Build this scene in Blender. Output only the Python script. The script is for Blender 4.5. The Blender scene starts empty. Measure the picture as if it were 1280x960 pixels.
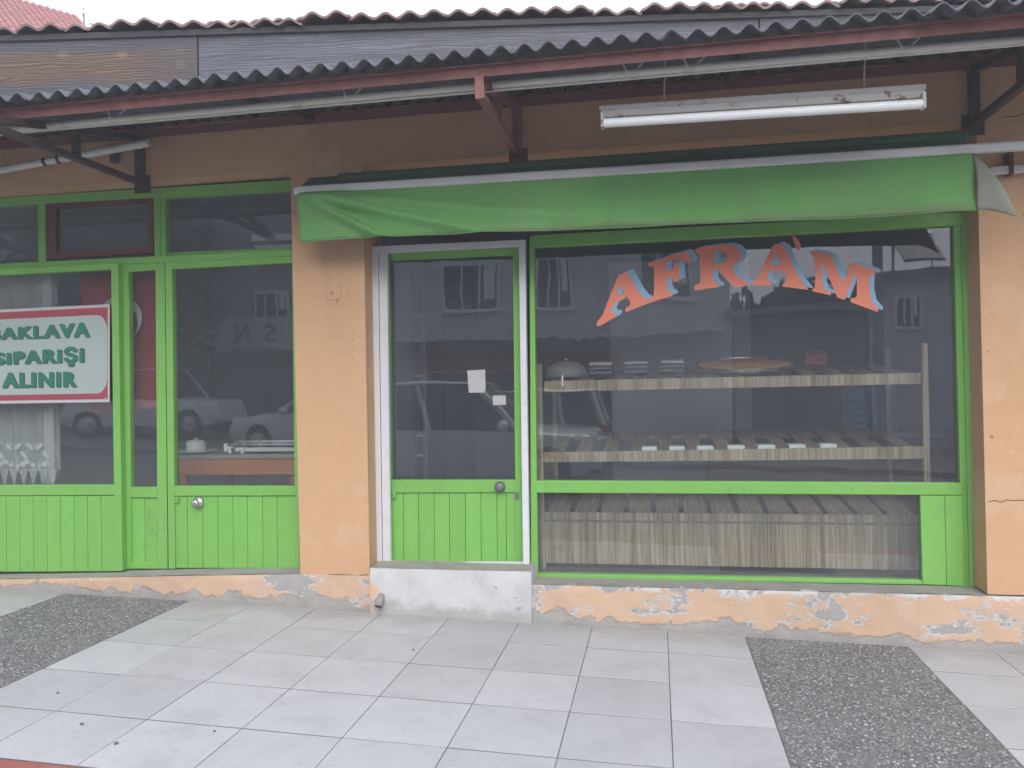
import bpy, bmesh, math, random
from mathutils import Vector, Matrix
from mathutils.geometry import tessellate_polygon
R_ = math.radians
random.seed(7)
sc = bpy.context.scene
COL = sc.collection

# ------------------------------------------------------------------ camera
YAW, PITCH, ROLL = R_(10.268), R_(0.282), R_(-1.124)
CAM = Vector((0.0, -5.0, 1.5))
FPX = 1000.0
_fw = Vector((-math.sin(YAW)*math.cos(PITCH), math.cos(YAW)*math.cos(PITCH), math.sin(PITCH)))
_r0 = Vector((math.cos(YAW), math.sin(YAW), 0)); _u0 = _r0.cross(_fw)
_r = _r0*math.cos(ROLL) + _u0*math.sin(ROLL)
_u = -_r0*math.sin(ROLL) + _u0*math.cos(ROLL)
cam = bpy.data.objects.new('camera', bpy.data.cameras.new('camera'))
COL.objects.link(cam)
cam.data.sensor_width = 36.0
cam.data.lens = 36.0*FPX/1280.0
cam.data.clip_start = 0.05
cam.data.clip_end = 2000
M3 = Matrix((( _r.x, _u.x, -_fw.x), (_r.y, _u.y, -_fw.y), (_r.z, _u.z, -_fw.z)))
cam.matrix_world = Matrix.Translation(CAM) @ M3.to_4x4()
sc.camera = cam

# ------------------------------------------------------------------ world, sun, exposure
SUN_EL, SUN_AZ = R_(39), R_(166)          # azimuth clockwise from +Y: behind the camera, a little to the right
W = bpy.data.worlds.new('World'); sc.world = W; W.use_nodes = True
nt = W.node_tree; nt.nodes.clear()
sky = nt.nodes.new('ShaderNodeTexSky'); sky.sky_type = 'NISHITA'; sky.sun_disc = False
sky.sun_elevation = SUN_EL; sky.sun_rotation = SUN_AZ; sky.air_density = 1.0; sky.dust_density = 7.0; sky.ozone_density = 1.0
mixs = nt.nodes.new('ShaderNodeMixRGB'); mixs.inputs[0].default_value = 0.85
mixs.inputs[2].default_value = (9.9, 10.8, 12.6, 1)       # even overcast layer
bg = nt.nodes.new('ShaderNodeBackground'); bg.inputs[1].default_value = 0.06
wo = nt.nodes.new('ShaderNodeOutputWorld')
nt.links.new(sky.outputs[0], mixs.inputs[1]); nt.links.new(mixs.outputs[0], bg.inputs[0]); nt.links.new(bg.outputs[0], wo.inputs[0])
sl = bpy.data.lights.new('sun', 'SUN'); sl.energy = 1.12; sl.angle = R_(50); sl.color = (1, .97, .92)
so = bpy.data.objects.new('sun', sl); COL.objects.link(so)
sd = Vector((math.sin(SUN_AZ)*math.cos(SUN_EL), math.cos(SUN_AZ)*math.cos(SUN_EL), math.sin(SUN_EL)))
so.rotation_euler = sd.to_track_quat('Z', 'Y').to_euler(); so.location = sd*40
sc.view_settings.view_transform = 'Standard'; sc.view_settings.look = 'None'
sc.view_settings.gamma = 1; sc.view_settings.use_curve_mapping = False
sc.view_settings.exposure = 1.42
HAZE = 0.009  # density of the haze added for lens veil
sc.render.engine = 'CYCLES'
sc.cycles.use_denoising = True
sc.cycles.use_adaptive_sampling = True; sc.cycles.adaptive_threshold = 0.025; sc.cycles.adaptive_min_samples = 16
sc.cycles.max_bounces = 6; sc.cycles.diffuse_bounces = 3; sc.cycles.glossy_bounces = 3; sc.cycles.volume_bounces = 0
sc.cycles.transparent_max_bounces = 16
sc.cycles.caustics_reflective = False; sc.cycles.caustics_refractive = False

# ------------------------------------------------------------------ survey helpers
def at(px, py, Y=0.0):
    d = _fw*FPX + _r*(px-640.0) + _u*(480.0-py)
    return CAM + d*((Y-CAM.y)/d.y)
def refl(px, py, Yo, Ym=0.24):
    v = at(px, py, 2*Ym-Yo); return Vector((v.x, Yo, v.z))
def gz(x): return -0.005 - 0.03*x            # pavement falls gently along the street
def S(r, g, b):
    f = lambda c: (c/255/12.92) if c/255 <= .04045 else ((c/255+.055)/1.055)**2.4
    return (f(r), f(g), f(b))

# ------------------------------------------------------------------ mesh builder
class MB:
    def __init__(s): s.v = []; s.f = []; s.smooth = False
    def add(s, vs, fs):
        n = len(s.v); s.v += [tuple(v) for v in vs]; s.f += [tuple(n+i for i in f) for f in fs]; return s
    def hexa(s, a, b):      # two matching quads (front a, back b)
        return s.add(list(a)+list(b), [(0,1,2,3),(7,6,5,4),(0,4,5,1),(1,5,6,2),(2,6,7,3),(3,7,4,0)])
    def box(s, x0, x1, y0, y1, z0, z1):
        a = [(x0,y0,z0),(x1,y0,z0),(x1,y0,z1),(x0,y0,z1)]; b = [(x0,y1,z0),(x1,y1,z0),(x1,y1,z1),(x0,y1,z1)]
        return s.hexa(a, b)
    def pq(s, tl, tr, br, bl, Y, d):      # facade quad measured at depth Y, d thick
        a = [at(*p, Y) for p in (bl, br, tr, tl)]
        return s.hexa(a, [q+Vector((0, d, 0)) for q in a])
    def bar(s, p, q, w, h, up=Vector((0,0,1))):
        p = Vector(p); q = Vector(q); t = (q-p).normalized(); sd = t.cross(up)
        if sd.length < 1e-4: sd = t.cross(Vector((0,1,0)))
        sd.normalize(); uu = sd.cross(t)
        c = lambda o: [o-sd*w/2-uu*h/2, o+sd*w/2-uu*h/2, o+sd*w/2+uu*h/2, o-sd*w/2+uu*h/2]
        return s.hexa(c(p), c(q))
    def angle_iron(s, p, q, w, t=0.005):
        s.bar(Vector(p), Vector(q), w, t); 
        return s.bar(Vector(p)+Vector((0,0,-w/2-t/2)), Vector(q)+Vector((0,0,-w/2-t/2)), t, w)
    def tube(s, pts, r, n=12, cap=True):
        pts = [Vector(p) for p in pts]; rings = []
        rr = r if isinstance(r, (list, tuple)) else [r]*len(pts)
        for i, p in enumerate(pts):
            t = (pts[min(i+1, len(pts)-1)] - pts[max(i-1, 0)]).normalized()
            a = t.cross(Vector((0,0,1)))
            if a.length < 1e-3: a = t.cross(Vector((0,1,0)))
            a.normalize(); b = a.cross(t)
            rings.append([p + (a*math.cos(2*math.pi*k/n) + b*math.sin(2*math.pi*k/n))*rr[i] for k in range(n)])
        vs = [v for g in rings for v in g]; fs = []
        for i in range(len(pts)-1):
            for k in range(n):
                fs.append((i*n+k, i*n+(k+1)%n, (i+1)*n+(k+1)%n, (i+1)*n+k))
        if cap: fs += [tuple(range(n))[::-1], tuple((len(pts)-1)*n+k for k in range(n))]
        return s.add(vs, fs)
    def lathe(s, c, prof, n=24, axis='Z'):
        vs = []; fs = []
        for (r, h) in prof:
            for k in range(n):
                a = 2*math.pi*k/n; u, v = r*math.cos(a), r*math.sin(a)
                vs.append({'Z': (c[0]+u, c[1]+v, c[2]+h), 'Y': (c[0]+u, c[1]+h, c[2]+v), 'X': (c[0]+h, c[1]+u, c[2]+v)}[axis])
        for i in range(len(prof)-1):
            for k in range(n): fs.append((i*n+k, i*n+(k+1)%n, (i+1)*n+(k+1)%n, (i+1)*n+k))
        fs += [tuple(range(n))[::-1], tuple((len(prof)-1)*n+k for k in range(n))]
        return s.add(vs, fs)
    def grid(s, fn, nu, nv):
        vs = [fn(i/nu, j/nv) for j in range(nv+1) for i in range(nu+1)]
        fs = [(j*(nu+1)+i, j*(nu+1)+i+1, (j+1)*(nu+1)+i+1, (j+1)*(nu+1)+i) for j in range(nv) for i in range(nu)]
        return s.add(vs, fs)
    def plate(s, loops, off):       # polygon (outer + holes, 3D) extruded by vector off
        loops = [[Vector(p) for p in l] for l in loops]; flat = [p for l in loops for p in l]; n = len(flat)
        tris = tessellate_polygon(loops); off = Vector(off)
        vs = flat + [p+off for p in flat]; fs = [tuple(t) for t in tris] + [tuple(n+i for i in reversed(t)) for t in tris]
        k = 0
        for l in loops:
            m = len(l)
            for i in range(m): fs.append((k+i, k+(i+1) % m, n+k+(i+1) % m, n+k+i))
            k += m
        return s.add(vs, fs)
    def mesh(s, name, smooth=False, merge=False):
        me = bpy.data.meshes.new(name); me.from_pydata(s.v, [], s.f)
        bm = bmesh.new(); bm.from_mesh(me)
        if merge: bmesh.ops.remove_doubles(bm, verts=bm.verts, dist=1e-5)
        bmesh.ops.recalc_face_normals(bm, faces=bm.faces)
        bm.to_mesh(me); bm.free()
        if smooth: me.polygons.foreach_set('use_smooth', [True]*len(me.polygons))
        me.update(); return me
    def build(s, name, mat, parent=None, bevel=0, smooth=False, merge=False, solid=0, autosmooth=False):
        me = s.mesh(name, smooth or autosmooth, merge); me.materials.append(mat)
        return place(name, me, parent, bevel, solid, autosmooth)
def place(name, me, parent=None, bevel=0, solid=0, autosmooth=False):
    o = bpy.data.objects.new(name, me); COL.objects.link(o)
    if parent is not None: attach(o, parent)
    if solid:
        m = o.modifiers.new('solid', 'SOLIDIFY'); m.thickness = solid; m.offset = 0
    if bevel:
        m = o.modifiers.new('bevel', 'BEVEL'); m.width = bevel; m.segments = 2; m.limit_method = 'ANGLE'; m.angle_limit = R_(40)
    if autosmooth: me.set_sharp_from_angle(angle=R_(40))
    return o
def wmat(o):
    m = Matrix.LocRotScale(o.location, o.rotation_euler, o.scale)
    return (wmat(o.parent) @ o.matrix_parent_inverse @ m) if o.parent else m
def attach(o, parent):
    o.parent = parent; o.matrix_parent_inverse = wmat(parent).inverted()
def tag(o, label=None, cat=None, group=None, kind=None):
    if label: o['label'] = label
    if cat: o['category'] = cat
    if group: o['group'] = group
    if kind: o['kind'] = kind
    return o
def thing(name, label, cat, loc=(0,0,0), group=None):
    o = bpy.data.objects.new(name, None); COL.objects.link(o); o.location = loc; o.empty_display_size = .1
    return tag(o, label, cat, group)

# ------------------------------------------------------------------ materials
class NT:
    def __init__(s, name):
        s.m = bpy.data.materials.new(name); s.m.use_nodes = True; s.t = s.m.node_tree
        s.b = s.t.nodes['Principled BSDF']; s.out = s.t.nodes['Material Output']
        s.pos = s.n('ShaderNodeNewGeometry').outputs['Position']
    def n(s, k): return s.t.nodes.new(k)
    def l(s, a, b): s.t.links.new(a, b)
    def put(s, sock, v):
        if hasattr(v, 'links'): s.l(v, sock)
        elif isinstance(v, (tuple, list)) and len(v) == 3 and sock.type == 'RGBA': sock.default_value = (*v, 1)
        else: sock.default_value = v
    def mapv(s, scale=(1,1,1), loc=(0,0,0), vec=None, rot=(0,0,0)):
        m = s.n('ShaderNodeMapping'); s.l(vec or s.pos, m.inputs[0]); m.inputs[1].default_value = loc; m.inputs[2].default_value = rot; m.inputs[3].default_value = scale
        return m.outputs[0]
    def noise(s, scale, detail=4, rough=.55, vec=None, dist=0):
        t = s.n('ShaderNodeTexNoise'); s.l(vec or s.pos, t.inputs['Vector']); t.inputs['Scale'].default_value = scale
        t.inputs['Detail'].default_value = detail; t.inputs['Roughness'].default_value = rough; t.inputs['Distortion'].default_value = dist
        return t.outputs['Fac']
    def vor(s, scale, feat='F1', vec=None, out='Distance', rnd=1):
        t = s.n('ShaderNodeTexVoronoi'); t.feature = feat; s.l(vec or s.pos, t.inputs['Vector']); t.inputs['Scale'].default_value = scale
        t.inputs['Randomness'].default_value = rnd
        return t.outputs[out]
    def math(s, op, a, b=0.0, c=None):
        m = s.n('ShaderNodeMath'); m.operation = op; s.put(m.inputs[0], a); s.put(m.inputs[1], b)
        if c is not None: s.put(m.inputs[2], c)
        return m.outputs[0]
    def ss(s, v, a, b):         # smoothstep a..b
        m = s.n('ShaderNodeMapRange'); m.interpolation_type = 'SMOOTHSTEP'; s.put(m.inputs[0], v)
        m.inputs[1].default_value = a; m.inputs[2].default_value = b
        return m.outputs[0]
    def mix(s, f, a, b, mode='MIX'):
        m = s.n('ShaderNodeMixRGB'); m.blend_type = mode; s.put(m.inputs[0], f); s.put(m.inputs[1], a); s.put(m.inputs[2], b)
        return m.outputs[0]
    def sep(s, v=None):
        m = s.n('ShaderNodeSeparateXYZ'); s.l(v or s.pos, m.inputs[0]); return m.outputs
    def bump(s, h, st=.3, dist=.01, nrm=None):
        b = s.n('ShaderNodeBump'); s.l(h, b.inputs['Height']); b.inputs['Strength'].default_value = st; b.inputs['Distance'].default_value = dist
        if nrm: s.l(nrm, b.inputs['Normal'])
        s.l(b.outputs[0], s.b.inputs['Normal']); return b.outputs[0]
    def base(s, c): s.put(s.b.inputs['Base Color'], c)
    def rough(s, v): s.put(s.b.inputs['Roughness'], v)
    def rand(s): return s.n('ShaderNodeObjectInfo').outputs['Random']
def mul(c, k): return tuple(min(1, x*k) for x in c)

def simple(name, col, rough=.55, var=.12, scale=5, bump=.15, bscale=60, metal=0, dirt=None, damt=.5, dscale=3, spec=.5, orand=0):
    t = NT(name)
    n = t.noise(scale, 5, .6)
    c = t.mix(n, mul(col, 1-var*1.6), mul(col, 1+var*1.6))
    if dirt:
        d = t.ss(t.noise(dscale, 8, .68), .5, .75)
        c = t.mix(t.math('MULTIPLY', d, damt), c, dirt)
    if orand:
        c = t.mix(t.math('MULTIPLY', t.rand(), orand), c, mul(col, .55))
    t.base(c); t.rough(t.math('MULTIPLY_ADD', n, .2, rough-.1)); t.b.inputs['Metallic'].default_value = metal
    t.b.inputs['Specular IOR Level'].default_value = spec
    if bump: t.bump(t.noise(bscale, 4, .6), bump, .004)
    return t.m

MT = {}
GREEN = (.182, .445, .088)
def m_green(name, col, orand):
    t = NT(name)
    st = t.noise(14, 5, .65, vec=t.mapv((1, 1, .12))); big = t.noise(1.6, 5, .6)
    c = t.mix(st, mul(col, .88), mul(col, 1.10)); c = t.mix(t.math('MULTIPLY', t.ss(big, .4, .7), .35), c, mul((col[0]*1.25, col[1]*1.02, col[2]*1.3), 1.0))
    c = t.mix(t.math('MULTIPLY', t.rand(), orand), c, mul(col, .72))
    d = t.ss(t.noise(4.5, 9, .7), .55, .74); c = t.mix(t.math('MULTIPLY', d, .45), c, (.13, .22, .085))
    ch = t.ss(t.noise(24, 8, .68), .735, .75); c = t.mix(ch, c, (.34, .31, .25))                     # small chips down to the filler
    sm = t.ss(t.noise(7, 7, .72, vec=t.mapv((1, 1, .35), (7, 3, 1))), .60, .74); c = t.mix(t.math('MULTIPLY', sm, .4), c, (.20, .26, .15))
    t.base(c); t.rough(t.math('MULTIPLY_ADD', st, .2, .38))
    t.bump(t.math('ADD', t.math('MULTIPLY', st, .7), t.math('MULTIPLY', ch, -1.2)), .35, .005)
    return t.m
MT['green'] = m_green('green_paint', GREEN, .10)
MT['green_board'] = m_green('green_board_paint', (.192, .475, .093), .30)
MT['redbrown'] = simple('oxide_red_paint', (.115, .032, .022), .55, .2, 8, .3, 40)
MT['alu'] = simple('white_aluminium', (.66, .67, .70), .38, .04, 6, .03, 40, dirt=(.42, .40, .36), damt=.3, dscale=9)
MT['steel_red'] = simple('rusty_oxide_primer', (.21, .085, .075), .7, .3, 9, .4, 60, dirt=(.10, .055, .035), damt=.7, dscale=7)
MT['steel_dark'] = simple('dark_rusted_steel', (.060, .038, .033), .7, .3, 9, .4, 60, dirt=(.12, .06, .035), damt=.6, dscale=7)
MT['pvc'] = simple('white_pvc', (.64, .62, .58), .45, .06, 6, .05, 30, dirt=(.32, .29, .25), damt=.6, dscale=6)
MT['bar'] = simple('awning_bar_white', (.60, .60, .58), .4, .06, 6, .05, 30, dirt=(.33, .36, .28), damt=.5, dscale=4)
MT['knob'] = simple('brushed_metal', (.55, .55, .55), .35, .05, 12, .05, 80, metal=.9)
MT['knob_dark'] = simple('tarnished_metal', (.16, .17, .19), .5, .1, 20, .2, 80, metal=.4)
MT['dome'] = simple('dull_aluminium', (.20, .20, .20), .4, .1, 6, .05, 30)
MT['black'] = simple('dark_gap', (.012, .012, .012), .8, .1, 8, 0)  # near-black for print and cracks, also painted shade in gaps and hollows
MT['ceil'] = simple('interior_plaster', (.46, .47, .52), .85, .08, 2, .1, 30)
MT['iwall'] = simple('interior_wall_grey', (.26, .265, .295), .8, .1, 1.5, .1, 30)
MT['ifloor'] = simple('interior_floor', (.16, .15, .14), .6, .1, 5, .1, 30)
MT['white'] = simple('white_plastic', (.72, .72, .72), .4, .03, 6, .03, 40)
MT['paper'] = simple('white_paper', (.44, .44, .44), .8, .05, 20, .1, 60)
MT['orange_wood'] = simple('orange_painted_wood', (.46, .155, .055), .5, .1, 4, .1, 30)
MT['dark_wood'] = simple('dark_shaded_wood', (.05, .038, .03), .5, .15, 3, .1, 20)
MT['soffit'] = simple('dark_roof_timber', (.055, .052, .055), .9, .2, 6, .3, 40)
MT['steel'] = simple('stainless_steel', (.60, .60, .60), .28, .04, 8, .05, 60, metal=1.0)
MT['asphalt'] = simple('worn_concrete_road', (.23, .225, .22), .9, .15, 3, .6, 120, dirt=(.16, .16, .16), damt=.5, dscale=.6)
MT['kerb'] = simple('red_kerb_paint', (.30, .10, .085), .75, .15, 6, .3, 70, dirt=(.30, .24, .22), damt=.5, dscale=5)
MT['mortar'] = simple('grey_mortar', (.30, .285, .265), .9, .16, 7, .5, 60, dirt=(.20, .20, .17), damt=.6, dscale=6)
MT['joint'] = simple('joint_sand', (.17, .165, .16), .95, .2, 20, .4, 120)

def m_wall():
    t = NT('peach_plaster')
    n = t.noise(1.1, 6, .62); n2 = t.noise(7, 6, .65)
    c = t.mix(n, (.545, .325, .180), (.605, .38, .225))
    c = t.mix(t.math('MULTIPLY', t.ss(n2, .45, .8), .35), c, (.58, .385, .26))
    sp = t.ss(t.vor(11, vec=t.mapv((1,1,.8))), .15, .06)
    sp = t.math('MULTIPLY', sp, t.ss(t.noise(2.2, 4), .50, .62))
    c = t.mix(t.math('MULTIPLY', sp, .75), c, (.36, .235, .15))
    st = t.ss(t.noise(2.6, 8, .72, vec=t.mapv((1, 1, .20))), .50, .78)
    c = t.mix(t.math('MULTIPLY', st, .42), c, (.36, .23, .14))
    pt = t.ss(t.noise(2.3, 7, .6, vec=t.mapv((1,1,1),(3,8,1))), .56, .60)
    c = t.mix(t.math('MULTIPLY', pt, .30), c, (.62, .45, .31))
    gr = t.ss(t.noise(15, 8, .75), .60, .72); c = t.mix(t.math('MULTIPLY', gr, .22), c, (.30, .22, .16))
    t.base(c); t.rough(.85); t.b.inputs['Specular IOR Level'].default_value = .25
    h = t.math('ADD', t.math('MULTIPLY', t.noise(3.5, 3), 1.8), t.math('MULTIPLY', t.noise(38, 5, .65), .42))
    t.bump(t.math('SUBTRACT', h, t.math('MULTIPLY', sp, .9)), .5, .014)
    return t.m
MT['wall'] = m_wall()

def m_plinth():
    t = NT('peeling_plinth_paint')
    s = t.sep()
    h = t.math('ADD', s[2], t.math('MULTIPLY_ADD', s[0], .03, .005))       # height over the pavement
    nA = t.noise(4.2, 9, .66); nB = t.noise(5.5, 9, .64, vec=t.mapv((.8, 1, 1.5), (3, 1, 7)))
    nC = t.noise(2.1, 6, .6, vec=t.mapv((1, 1, 1.6), (11, 2, 5)))
    peach = t.mix(t.noise(6, 6), (.53, .36, .245), (.60, .43, .315))
    white = t.mix(t.noise(30, 5), (.48, .46, .45), (.64, .63, .62))
    grey = t.mix(t.noise(14, 8, .75), (.25, .24, .23), (.46, .44, .42))
    low = t.ss(t.math('MULTIPLY_ADD', nA, -.34, h), -.105, -.125)           # ragged bare edge along the ground
    patch = t.ss(t.math('MULTIPLY_ADD', nC, .35, nB), .745, .765)
    patchw = t.ss(t.math('MULTIPLY_ADD', nC, .35, nB), .715, .73)
    topw = t.ss(t.math('MULTIPLY_ADD', t.noise(5, 9, .66, vec=t.mapv((1,1,1),(5,5,5))), .26, s[2]), .365, .375)
    topw = t.math('MULTIPLY', topw, t.ss(s[0], -1.6, -.6))
    c = t.mix(patchw, peach, white)
    c = t.mix(topw, c, white)
    g = t.math('MAXIMUM', low, patch)
    topg = t.math('MULTIPLY', topw, t.ss(t.noise(7, 8, .65, vec=t.mapv((1,1,1),(9,9,1))), .52, .56))
    g = t.math('MAXIMUM', g, topg)
    c = t.mix(g, c, grey)
    low_tone = t.math('MULTIPLY', t.ss(h, .06, -.02), .5)  # tone deepens evenly towards the pavement
    c = t.mix(low_tone, c, (.25, .235, .215))
    c = t.mix(t.math('MULTIPLY', t.ss(t.noise(9, 9, .75), .5, .7), .4), c, (.42, .36, .31))
    t.base(c); t.rough(.9); t.b.inputs['Specular IOR Level'].default_value = .2
    hh = t.math('ADD', t.math('MULTIPLY', t.math('MAXIMUM', patchw, topw), -.35), t.math('MULTIPLY', g, -.7))
    hh = t.math('ADD', hh, t.math('MULTIPLY', t.noise(28, 6, .65), .5))
    t.bump(hh, .55, .012)
    return t.m
MT['plinth'] = m_plinth()

def m_step():
    t = NT('whitewashed_step')
    s = t.sep(); h = t.math('ADD', s[2], t.math('MULTIPLY_ADD', s[0], .03, .005))
    c = t.mix(t.noise(6, 7, .65), (.47, .465, .47), (.62, .62, .63))
    lo = t.ss(t.math('MULTIPLY_ADD', t.noise(5, 9, .68), -.30, h), -.035, -.12)
    c = t.mix(t.math('MULTIPLY', lo, .75), c, (.33, .315, .30))
    fl = t.ss(t.noise(9, 8, .66, vec=t.mapv((1,1,1.6),(4,0,2))), .66, .69)
    c = t.mix(t.math('MULTIPLY', fl, .8), c, (.30, .29, .28))
    gr = t.ss(t.noise(4, 9, .72, vec=t.mapv((1, 1, .5), (1, 6, 3))), .48, .7); c = t.mix(t.math('MULTIPLY', gr, .45), c, (.38, .37, .36))
    pe = t.math('MULTIPLY', t.ss(t.math('MULTIPLY_ADD', t.noise(7, 6), .3, s[0]), -1.66, -1.72), t.ss(t.math('MULTIPLY_ADD', t.noise(6, 6), .2, s[2]), .34, .30))
    c = t.mix(pe, c, (.63, .39, .24))
    t.base(c); t.rough(.85); t.bump(t.math('ADD', t.noise(25, 6, .65), t.math('MULTIPLY', fl, -1.)), .5, .008)
    return t.m
MT['step'] = m_step()

def m_tile():
    t = NT('pale_paving_slab')
    r = t.rand()
    off = t.n('ShaderNodeCombineXYZ'); t.l(t.math('MULTIPLY', r, 40), off.inputs[0]); t.l(t.math('MULTIPLY', r, 17), off.inputs[1])
    ad = t.n('ShaderNodeVectorMath'); t.l(t.pos, ad.inputs[0]); t.l(off.outputs[0], ad.inputs[1]); v = ad.outputs[0]
    c = t.mix(r, (.43, .425, .44), (.50, .495, .51))
    c = t.mix(t.math('MULTIPLY', t.ss(t.noise(3.2, 8, .7, vec=v), .42, .72), .55), c, (.345, .338, .335))
    c = t.mix(t.math('MULTIPLY', t.ss(t.noise(11, 8, .75, vec=v), .58, .70), .45), c, (.31, .30, .295))
    c = t.mix(t.math('MULTIPLY', t.ss(t.noise(1.0, 4, .6), .45, .7), .35), c, (.50, .495, .515))
    spk = t.noise(130, 3, .7, vec=v)
    c = t.mix(t.math('MULTIPLY', t.ss(spk, .56, .72), .35), c, (.26, .255, .25))
    c = t.mix(t.math('MULTIPLY', t.ss(t.vor(5.2), .035, .02), .7), c, (.14, .135, .13))
    c = t.mix(t.math('MULTIPLY', t.ss(t.noise(34, 6, .8, vec=v), .52, .68), .40), c, (.33, .325, .32))
    c = t.mix(t.math('MULTIPLY', t.ss(t.noise(60, 4, .8), .56, .70), .30), c, (.58, .575, .59))
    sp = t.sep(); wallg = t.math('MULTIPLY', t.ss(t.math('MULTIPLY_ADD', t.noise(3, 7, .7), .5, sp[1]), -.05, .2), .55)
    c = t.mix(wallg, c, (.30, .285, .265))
    t.base(c); t.rough(t.math('MULTIPLY_ADD', spk, .2, .62)); t.b.inputs['Specular IOR Level'].default_value = .35
    t.bump(t.math('ADD', t.noise(90, 4, .7), t.math('MULTIPLY', t.noise(6, 4), 1.2)), .25, .004)
    return t.m
MT['tile'] = m_tile()

def m_pebble():
    t = NT('exposed_aggregate')
    d = t.n('ShaderNodeVectorMath'); d.operation = 'ADD'
    nz = t.n('ShaderNodeTexNoise'); t.l(t.pos, nz.inputs['Vector']); nz.inputs['Scale'].default_value = 30
    sc_ = t.n('ShaderNodeVectorMath'); sc_.operation = 'SCALE'; t.l(nz.outputs['Color'], sc_.inputs[0]); sc_.inputs[3].default_value = .02
    t.l(t.pos, d.inputs[0]); t.l(sc_.outputs[0], d.inputs[1]); v = d.outputs[0]
    colr = t.vor(62, vec=v, out='Color'); e = t.vor(62, 'DISTANCE_TO_EDGE', v)
    sp = t.sep(colr)
    c = t.mix(t.math('POWER', sp[0], 1.6), (.12, .12, .122), (.30, .295, .295))
    c = t.mix(t.math('MULTIPLY', t.ss(sp[1], .75, .95), .5), c, (.30, .24, .20))
    c = t.mix(t.ss(e, .10, .02), c, (.15, .15, .15))
    c = t.mix(t.math('MULTIPLY', t.ss(t.noise(2, 6, .65), .45, .75), .35), c, (.28, .275, .27))
    t.base(c); t.rough(.7)
    t.bump(t.ss(e, 0, .25), .7, .006)
    return t.m
MT['pebble'] = m_pebble()

def m_stone():
    t = NT('washed_pebbles'); g = t.n('ShaderNodeNewGeometry'); r = g.outputs['Random Per Island']
    wn = t.n('ShaderNodeTexWhiteNoise'); wn.noise_dimensions = '1D'; t.l(t.math('MULTIPLY', r, 91.7), wn.inputs['W']); sp = t.sep(wn.outputs['Color'])
    c = t.mix(t.math('POWER', r, 1.5), (.085, .085, .092), (.46, .455, .46))
    c = t.mix(t.math('MULTIPLY', t.ss(sp[0], .78, .95), .6), c, (.34, .27, .22))
    c = t.mix(t.math('MULTIPLY', t.ss(t.noise(2, 6, .65), .42, .75), .40), c, (.28, .275, .27))
    t.base(c); t.rough(.65); return t.m
MT['stone'] = m_stone()
def m_zebra():
    t = NT('zebra_laminate')
    v = t.mapv((1, 1, .02))
    a = t.noise(55, 4, .7, vec=v); b = t.noise(9, 3, .6, vec=t.mapv((1, 1, .05))); f = t.noise(160, 2, .6, vec=v)
    c = t.mix(t.ss(a, .3, .7), (.17, .115, .068), (.52, .41, .28))
    c = t.mix(t.math('MULTIPLY', t.ss(b, .48, .68), .5), c, (.28, .225, .165))
    c = t.mix(t.math('MULTIPLY', t.ss(f, .66, .74), .8), c, (.66, .62, .54))
    c = t.mix(t.math('MULTIPLY', t.ss(f, .36, .30), .8), c, (.10, .07, .045))
    t.base(c); t.rough(.45)
    return t.m
MT['zebra'] = m_zebra()
def m_zebra2():
    t = NT('zebra_laminate_slat')
    v = t.mapv((1, .04, .04))
    a = t.noise(70, 4, .7, vec=v)
    t.base(t.mix(t.ss(a, .3, .7), (.15, .108, .07), (.36, .285, .20))); t.rough(.45)
    return t.m
MT['zebra_slat'] = m_zebra2()

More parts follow.
